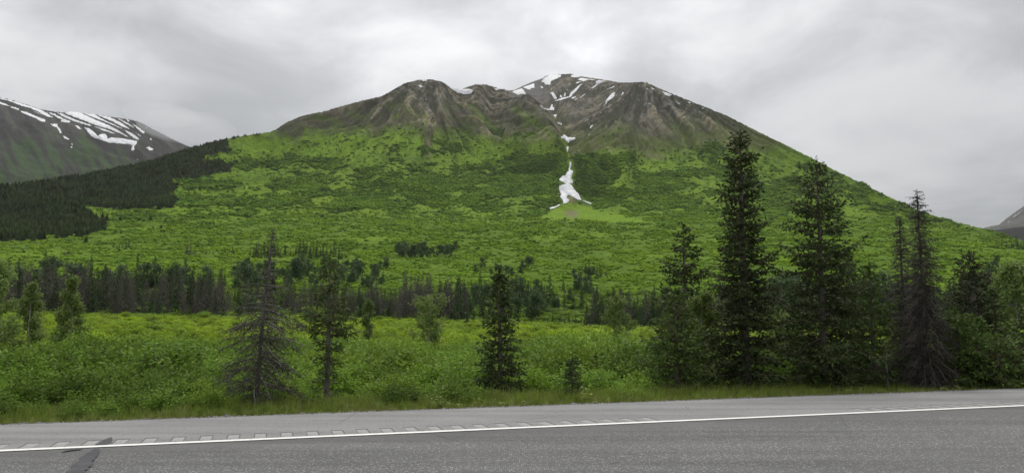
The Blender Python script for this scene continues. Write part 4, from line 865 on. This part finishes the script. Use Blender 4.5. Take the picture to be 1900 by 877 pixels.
# ------------------------------------------------------------------ growth nobody could count
def ico_lump(seed, lobes=7, spread=.55):
    rs = np.random.RandomState(seed); A = Acc(); import bmesh as _b
    for q in range(lobes):
        bm = _b.new(); _b.ops.create_icosphere(bm, subdivisions=1, radius=1); V = np.array([v.co[:] for v in bm.verts]); F = np.array([[v.index for v in f.verts] for f in bm.faces]); bm.free()
        V = V * (1 + 0.30 * rs.randn(len(V), 1) * .8) * (0.26 + .30 * rs.rand()) * np.array([1.15, 1.15, .9]) + np.array([rs.randn() * spread, rs.randn() * spread, .26 + .22 * rs.rand()]); A.add(V, F)
    return A
def leaf_bush(seed, n_leaf, leaf, n_stem=40, R=0.85, H=1.5):
    rs = np.random.RandomState(seed); A = Acc(); az = rs.rand(n_stem) * 6.283; rad = R * np.sqrt(rs.rand(n_stem)); hh = H * (0.6 + .5 * rs.rand(n_stem)) * (1 - .45 * (rad / R) ** 2)
    base = np.stack([np.cos(az) * rad * .35, np.sin(az) * rad * .35, np.zeros(n_stem)], 1); top = np.stack([np.cos(az) * rad, np.sin(az) * rad, hh], 1)
    A.add(*sticks(base, top, .010, .003)); nS = len(A.F[0])
    ii = rs.randint(0, n_stem, n_leaf); fr = rs.rand(n_leaf)[:, None] ** .55; c = base[ii] * (1 - fr) + top[ii] * fr + rs.randn(n_leaf, 3) * np.array([.10, .10, .07]) * (R / .85); c[:, 2] = np.maximum(c[:, 2], .03)
    ax = unit(rs.randn(n_leaf, 3) * np.array([.9, .9, .45]) + (top - base)[ii] * .3); V, F = quads_from(c, ax, unit(np.cross(ax, np.array([0, 0, 1.]) + .55 * rs.randn(n_leaf, 3))), leaf * (.6 + .8 * rs.rand(n_leaf)), leaf * .58 * (.6 + .8 * rs.rand(n_leaf))); A.add(V, F)
    return A, np.concatenate([np.zeros(nS, int), np.ones(len(F), int)])
M_BRUSH = leaf_mat("brush_leaves", (.072, .136, .018), (.150, .238, .034), 0.38, inst=True, tintc=(.25, .335, .022))
M_ALDER = leaf_mat("alder_leaves", (.054, .104, .018), (.080, .140, .023), 0.0, inst=True, tintc=(.128, .198, .017), spec=0.0)
protos = []
for i in range(6):
    A, mi = leaf_bush(800 + i, 1700, .115, 40); protos.append((mesh_np("bush", np.concatenate(A.V), [np.concatenate(A.F)], [M_STEM, M_BRUSH], False, mi), "near_bush"))
for i in range(4):
    A, mi = leaf_bush(820 + i, 700, .17, 26, R=.95, H=1.35); protos.append((mesh_np("bush", np.concatenate(A.V), [np.concatenate(A.F)], [M_STEM, M_BRUSH], False, mi), "plain_bush"))
rs = np.random.RandomState(77)
def thicket(n, dmin, dmax, pw):
    a = np.radians(-44 + 86 * rs.rand(n)); e = N_GRAVEL / np.maximum(np.cos(a + TH), .12); d = (dmin ** pw + (dmax ** pw - dmin ** pw) * rs.rand(n)) ** (1 / pw)
    return np.stack([d * np.sin(a), d * np.cos(a)], 1), d, e
pa, da, ea = thicket(5200, 12, 48, 2.0); pb, db, eb = thicket(15000, 46, 345, 1.6)
pos2 = np.concatenate([pa, pb]); dd = np.concatenate([da, db]); ee = np.concatenate([ea, eb]); n = len(dd)
u_, _ = to_pix(np.stack([pos2[:, 0], pos2[:, 1], 0 * dd], 1))
beyond = (pos2 @ RN) - N_GRAVEL
clear = fbm(pos2[:, 0] / 26 + 4, pos2[:, 1] / 26, 3)
keep = (beyond > 0.75 + 0.5 * rs.rand(n)) & ~((u_ > 1225) & (beyond < 7.5 + rs.rand(n)))
keep &= ~((dd > 62) & (dd < 130) & (u_ < 560) & (rs.rand(n) < 0.35)) & (rs.rand(n) > 0.55 * sstep(clear, 0.2, 0.5))
TR = np.array(TRUNKS)
for tx, ty in TR[np.hypot(TR[:, 0], TR[:, 1]) < 26]:                 # the ground in front of a trunk is open
    tn = math.hypot(tx, ty); al = (pos2[:, 0] * tx + pos2[:, 1] * ty) / tn - tn; ac = (pos2[:, 0] * ty - pos2[:, 1] * tx) / tn
    keep &= ~((np.abs(ac) < .75) & (al < .5) & (al > -4))
pos2, dd, ee, u_, beyond = pos2[keep], dd[keep], ee[keep], u_[keep], beyond[keep]; n = len(dd)
hsc = (0.62 + .7 * rs.rand(n) ** 1.5) * (0.85 + .75 * fbm(pos2[:, 0] / 6, pos2[:, 1] / 6, 3)) * np.interp(beyond, [.7, 2, 6, 14], [.40, .72, .95, 1.12]) * np.interp(dd, [60, 120], [1, .78])
hsc = np.clip(hsc, .25, 1.9) * np.interp(dd, [14, 60, 110], [.78, .74, .9]); wsc = np.clip(hsc * (0.95 + .4 * rs.rand(n)), .3, 2.2) * np.interp(dd, [40, 120, 200, 340], [1, 1.5, 2.0, 2.6])
tint = np.clip(sstep(dd, 36, 70) * .62 - .5 * sstep(dd, 185, 215) + .55 * fbm(pos2[:, 0] / 11 + 31, pos2[:, 1] / 11, 3) + .12 * rs.randn(n), 0, .85)
tone = np.clip(1.22 + .95 * fbm(pos2[:, 0] / 5 + 9, pos2[:, 1] / 5, 3) + .2 * rs.randn(n) - .1 * (u_ < 420) * (dd < 45), .5, 1.6)
idx = np.where(dd < 48, rs.randint(0, 6, n), 6 + rs.randint(0, 4, n))
scatter("brush_thicket", "low green willow and alder brush covering the valley floor", "brush", protos, np.column_stack([pos2, ground_z(pos2[:, 0], pos2[:, 1]) - .04]), rotz(n, rs), np.stack([wsc, wsc, hsc], 1), idx, tint, tone)

# brush on the slopes
def on_slope(n, weight, r0, r1, rs):
    Pq = P[r0:r1 + 1]; e1 = Pq[:-1, 1:] - Pq[:-1, :-1]; e2 = Pq[1:, :-1] - Pq[:-1, :-1]; area = np.linalg.norm(np.cross(e1, e2), axis=-1)
    w = (area * weight[r0:r1, :-1] * ((PU[r0:r1, :-1] > -140) & (PU[r0:r1, :-1] < 2040))).ravel(); cs = np.cumsum(w); k_ = np.searchsorted(cs, rs.rand(n) * cs[-1]); i, j = np.unravel_index(np.minimum(k_, len(w) - 1), area.shape)
    a, b = rs.rand(n, 1), rs.rand(n, 1); i2 = i + r0
    q = (P[i2, j] * (1 - b) + P[i2, j + 1] * b) * (1 - a) + (P[i2 + 1, j] * (1 - b) + P[i2 + 1, j + 1] * b) * a
    return q, i2, j
lump_me = []
for i in range(6):
    A = ico_lump(900 + i); lump_me.append((A.mesh("alder", M_ALDER, True), "alder_bush"))
rA = sum(ROWS[:7]); rB = sum(ROWS[:12])
q, qi, qj = on_slope(95000, (alder ** 1.5 * (.35 + .9 * sstep(aln, -.1, .4)) + .010 * (1 - rock) * (1 - fan) * (1 - forest_m) * (1 - snow_m)) * (GD < 2500), rA, rB, rs); n = len(q)
s = np.interp(np.hypot(q[:, 0], q[:, 1]), [500, 1200, 2200], [1.5, 2.7, 3.7]) * (.45 + 1.0 * rs.rand(n) ** 1.6)
darkp = np.clip(np.exp(-((PU[qi, qj] - 1110) / 40) ** 2 - ((PV[qi, qj] - 340) / 28) ** 2), 0, 1)
tn = np.clip(1.08 + .4 * fbm(q[:, 0] / 60, q[:, 1] / 60, 3) + .15 * rs.randn(n) - .35 * darkp * (rs.rand(n) < .8), .4, 1.5)
scatter("alder_thicket", "dark green alder thickets on the mountain slope", "brush", lump_me, q - np.array([0, 0, .3]), rotz(n, rs), np.stack([s * 1.1, s * 1.1, s * .75], 1), rs.randint(0, 6, n), np.clip(.22 + .5 * fbm(q[:, 0] / 90 + 8, q[:, 1] / 90, 3) + .1 * rs.randn(n), 0, .7), tn)
wt_ = (1 - alder) * (1 - rock) * (1 - fan) * (1 - .93 * strip) * (1 - forest_m) * (1 - snow_m) * sstep(PV, 385, 408) * sstep(fbm(PU / 60, PV / 9 + 4, 3) + .25 * fbm(PU / 12, PV / 4, 2), -.12, .30) + .03 * (1 - rock) * (1 - fan) * (1 - forest_m) * (1 - snow_m)
q, qi, qj = on_slope(85000, wt_ / np.maximum(GD, 200) ** 1.1, sum(ROWS[:6]), rB, rs); n = len(q)
s = np.interp(np.hypot(q[:, 0], q[:, 1]), [250, 600, 1200, 2000], [1.0, 1.4, 1.9, 2.6]) * (.45 + .9 * rs.rand(n) ** 1.5)
scatter("willow_brush", "mid-green willow brush over the lower slope", "brush", lump_me, q - np.array([0, 0, .2]), rotz(n, rs), np.stack([s * 1.15, s * 1.15, s * .75], 1), rs.randint(0, 6, n), np.clip(.48 + .6 * fbm(q[:, 0] / 70 + 3, q[:, 1] / 70, 3) + .12 * rs.randn(n), 0.05, 1), np.clip(1.15 + .35 * fbm(q[:, 0] / 40, q[:, 1] / 40, 3) + .12 * rs.randn(n), .7, 1.8))
# conifer wood on the left spur
def far_conifer(seed):
    rs = np.random.RandomState(seed); A = Acc(); T = 7
    for q in range(T):
        z0 = q / T * .92; r = .17 * (1 - q / T) + .02; m = 9; a = np.arange(m) / m * 6.283 + rs.rand(); rr_ = r * (.7 + .6 * rs.rand(m)); ring = np.stack([np.cos(a) * rr_, np.sin(a) * rr_, z0 + rs.rand(m) * .05 - .02], 1); tip = np.array([[rs.randn() * .01, rs.randn() * .01, z0 + 1.9 / T * .92]])
        F = np.array([(i, (i + 1) % m, m) for i in range(m)]); A.add(np.concatenate([ring, tip]), F)
    return A
M_FARNEEDLE = leaf_mat("wood_needles", (.013, .025, .010), (.023, .038, .013), 0.0, inst=True, tintc=(.034, .042, .018), spec=0.0)
con = [(far_conifer(950 + i).mesh("spruce", M_FARNEEDLE), "wood_spruce") for i in range(6)]
wf = (.25 + .75 * sstep(nz2 + .6 * nzf, -.5, -.1)) * sstep(forest, -1, 2) * sstep(lv, 7.5, 8.2) * (lv < 13.3)
edge_extra = .06 * sstep(forest, -60, 0) * sstep(lv, 7.5, 8.2) * (lv < 13.0)
q, qi, qj = on_slope(15000, wf + edge_extra * (fbm(PU / 14, PV / 8, 2) > .25), sum(ROWS[:7]), sum(ROWS[:14]), rs); n = len(q)
s = 7.0 * (.38 + 1.0 * rs.rand(n)) * np.interp(PV[qi, qj], [240, 300, 400], [.62, .85, 1.0])
scatter("spruce_wood", "dark spruce forest covering the spur at the left", "forest", con, q - np.array([0, 0, .2]), rotz(n, rs, .03), np.stack([s * 1.7, s * 1.7, s * .9], 1), rs.randint(0, 6, n), np.clip(.3 + .5 * fbm(q[:, 0] / 90, q[:, 1] / 90, 2), 0, .9), np.clip(1.05 + .5 * fbm(q[:, 0] / 30, q[:, 1] / 30, 2) + .35 * rs.randn(n), .4, 2))

if FARTHER:
    ms = [(m, "belt_tree") for kd in 'sdc' for m in MID[kd]]; off = {'s': 0, 'd': 6, 'c': 12}; nF = len(FARTHER)
    scatter("tree_belt", "small far trees filling out the belts across the valley", "trees", ms, [f[1] for f in FARTHER], [f[3] for f in FARTHER], [f[2] for f in FARTHER], [off[f[0]] + f[4] for f in FARTHER], np.zeros(nF), np.ones(nF))
# verge: grass, weeds, pebbles
def tuft(seed, n, h, w, spread):
    rs = np.random.RandomState(seed); a = rs.rand(n) * 6.283; b = np.stack([np.cos(a), np.sin(a), np.zeros(n)], 1) * (spread * rs.rand(n))[:, None]; L = h * (.5 + .6 * rs.rand(n)); out = np.stack([np.cos(a), np.sin(a), np.zeros(n)], 1); sd = np.stack([-np.sin(a), np.cos(a), np.zeros(n)], 1)
    up = np.array([0, 0, 1.]); bend = (.15 + .45 * rs.rand(n))[:, None]; m = b + up * (L * .6)[:, None] + out * bend * (L * .3)[:, None]; t = b + up * (L * (1 - .25 * bend[:, 0]))[:, None] + out * bend * L[:, None]
    V = np.stack([b - sd * w / 2, b + sd * w / 2, m + sd * w * .4, m - sd * w * .4, t], 1).reshape(-1, 3); k_ = np.arange(n)[:, None] * 5
    return V, [np.concatenate([k_, k_ + 1, k_ + 2, k_ + 3], 1), np.concatenate([k_ + 3, k_ + 2, k_ + 4], 1)]
M_GRASS = leaf_mat("verge_grass", (.10, .165, .022), (.20, .265, .045), 0.3, inst=True, tintc=(.30, .27, .13))
M_WEED = leaf_mat("verge_weeds", (.17, .24, .045), (.30, .34, .11), 0.3, inst=True, tintc=(.42, .42, .20))
gp = []
for i in range(5):
    V, F = tuft(960 + i, 34, .40, .009, .12); gp.append((mesh_np("tuft", V, F, M_GRASS), "grass_tuft"))
N_ = 11000; s_ = -16 + 46 * rs.rand(N_); b_ = .10 + 1.9 * rs.rand(N_) ** 1.4; xy = RD * s_[:, None] + RN * (N_GRAVEL + b_)[:, None]; sz = np.interp(b_, [.1, .6, 1.6, 2.6], [.22, .45, .8, 1.1]) * (.6 + .7 * rs.rand(N_))
scatter("verge_grass", "yellow-green grass along the road edge", "grass", gp, np.column_stack([xy, ground_z(xy[:, 0], xy[:, 1]) - .02]), rotz(N_, rs), np.stack([sz] * 3, 1), rs.randint(0, 5, N_), np.clip(np.interp(b_, [.1, .3, .7], [.55, .2, .05]) + .25 * rs.randn(N_), 0, 1), np.clip(1 + .2 * rs.randn(N_), .6, 1.4))
wp = []
for i in range(4):
    A, mi = leaf_bush(980 + i, 60, .085, 9, R=.16, H=.42); wp.append((mesh_np("weed", np.concatenate(A.V), [np.concatenate(A.F)], [M_WEED, M_WEED], False, mi), "weed"))
N_ = 800; s_ = -16 + 46 * rs.rand(N_); b_ = .3 + 1.2 * rs.rand(N_); cl_ = perlin(s_ / 1.7, 0 * s_ + 2.5) > -.05; s_, b_ = s_[cl_], b_[cl_]; N_ = len(s_); xy = RD * s_[:, None] + RN * (N_GRAVEL + b_)[:, None]; sz = (.25 + .5 * rs.rand(N_)) * np.where(rs.rand(N_) < .1, 1.3, .8)
scatter("verge_weeds", "pale broad-leaved weeds along the road edge", "weeds", wp, np.column_stack([xy, ground_z(xy[:, 0], xy[:, 1]) - .02]), rotz(N_, rs), np.stack([sz] * 3, 1), rs.randint(0, 4, N_), np.clip(.3 + .4 * rs.randn(N_), 0, 1), np.clip(1 + .2 * rs.randn(N_), .6, 1.4))
k = Nodes("pebble"); oi = k.n('ShaderNodeAttribute', attribute_type='INSTANCER', attribute_name='tint'); k.principled(k.mix(oi.outputs['Fac'], (.08, .078, .075), (.28, .27, .255)), .9); M_PEB = k.m
pp = []
for i in range(4):
    A = ico_lump(990 + i, 1, 0.0); V = np.concatenate(A.V); V -= V.mean(0); V /= np.abs(V).max(); pp.append((mesh_np("pebble", V * np.array([1, .8, .55]), [np.concatenate(A.F)], M_PEB), "pebble"))
N_ = 7000; s_ = -16 + 46 * rs.rand(N_); b_ = N_EDGE + np.abs(rs.randn(N_)) * .16 - .03; xy = RD * s_[:, None] + RN * b_[:, None]; sz = .008 + .018 * rs.rand(N_) ** 2
scatter("gravel", "loose gravel along the edge of the shoulder", "gravel", pp, np.column_stack([xy, -.002 - .10 * np.clip(b_ - N_EDGE, 0, 1)]), rotz(N_, rs, .5), np.stack([sz] * 3, 1), rs.randint(0, 4, N_), rs.rand(N_), np.ones(N_))

# ------------------------------------------------------------------ the moist air between here and the far mountains
hz = Nodes("haze_air"); pv_ = hz.n('ShaderNodeVolumePrincipled'); pv_.inputs['Color'].default_value = (.93, .95, 1.0, 1); pv_.inputs['Density'].default_value = 0.000020; pv_.inputs['Anisotropy'].default_value = 0.2
hz.l(pv_.outputs[0], hz.out.inputs['Volume'])
x0, x1, y0, y1, z0, z1 = -9000, 9000, -600, 9000, -12, 1900
V = [(x, y, z) for z in (z0, z1) for y in (y0, y1) for x in (x0, x1)]
me = mesh_np("haze", V, [np.array([(0, 2, 3, 1), (4, 5, 7, 6), (0, 1, 5, 4), (2, 6, 7, 3), (0, 4, 6, 2), (1, 3, 7, 5)])], hz.m)
tag(link("haze", me), "thin grey haze in the moist mountain air", "haze", kind='stuff')

# low cloud lying on the shoulder of the far left mountain
ck = Nodes("cloud_vapour"); cv_ = ck.n('ShaderNodeVolumePrincipled'); cv_.inputs['Color'].default_value = (.97, .98, 1.0, 1); cv_.inputs['Density'].default_value = 0.0016; cv_.inputs['Anisotropy'].default_value = 0.0
ck.l(cv_.outputs[0], ck.out.inputs['Volume'])
import bmesh
for (u, v, d, rx, ry, rz) in ((345, 236, 4500, 260, 260, 70), (300, 214, 4700, 200, 240, 48)):
    xd, yd, zd = [float(q_) for q_ in pix_dir(u, v)]; t_ = d / math.hypot(xd, yd)
    bm = bmesh.new(); bmesh.ops.create_icosphere(bm, subdivisions=4, radius=1); V = np.array([q_.co[:] for q_ in bm.verts]); F = np.array([[q_.index for q_ in f_.verts] for f_ in bm.faces]); bm.free()
    V = V * (1 + .16 * fbm(V[:, 0] * 1.6 + u, V[:, 2] * 2.2 + V[:, 1], 3))[:, None] * np.array([rx, ry, rz])
    tag(link("low_cloud", mesh_np("low_cloud", V, [F], ck.m, True), None, (xd * t_, yd * t_, EYE + zd * t_)), "grey cloud hiding the end of the far snow-streaked ridge", "cloud", kind='stuff')
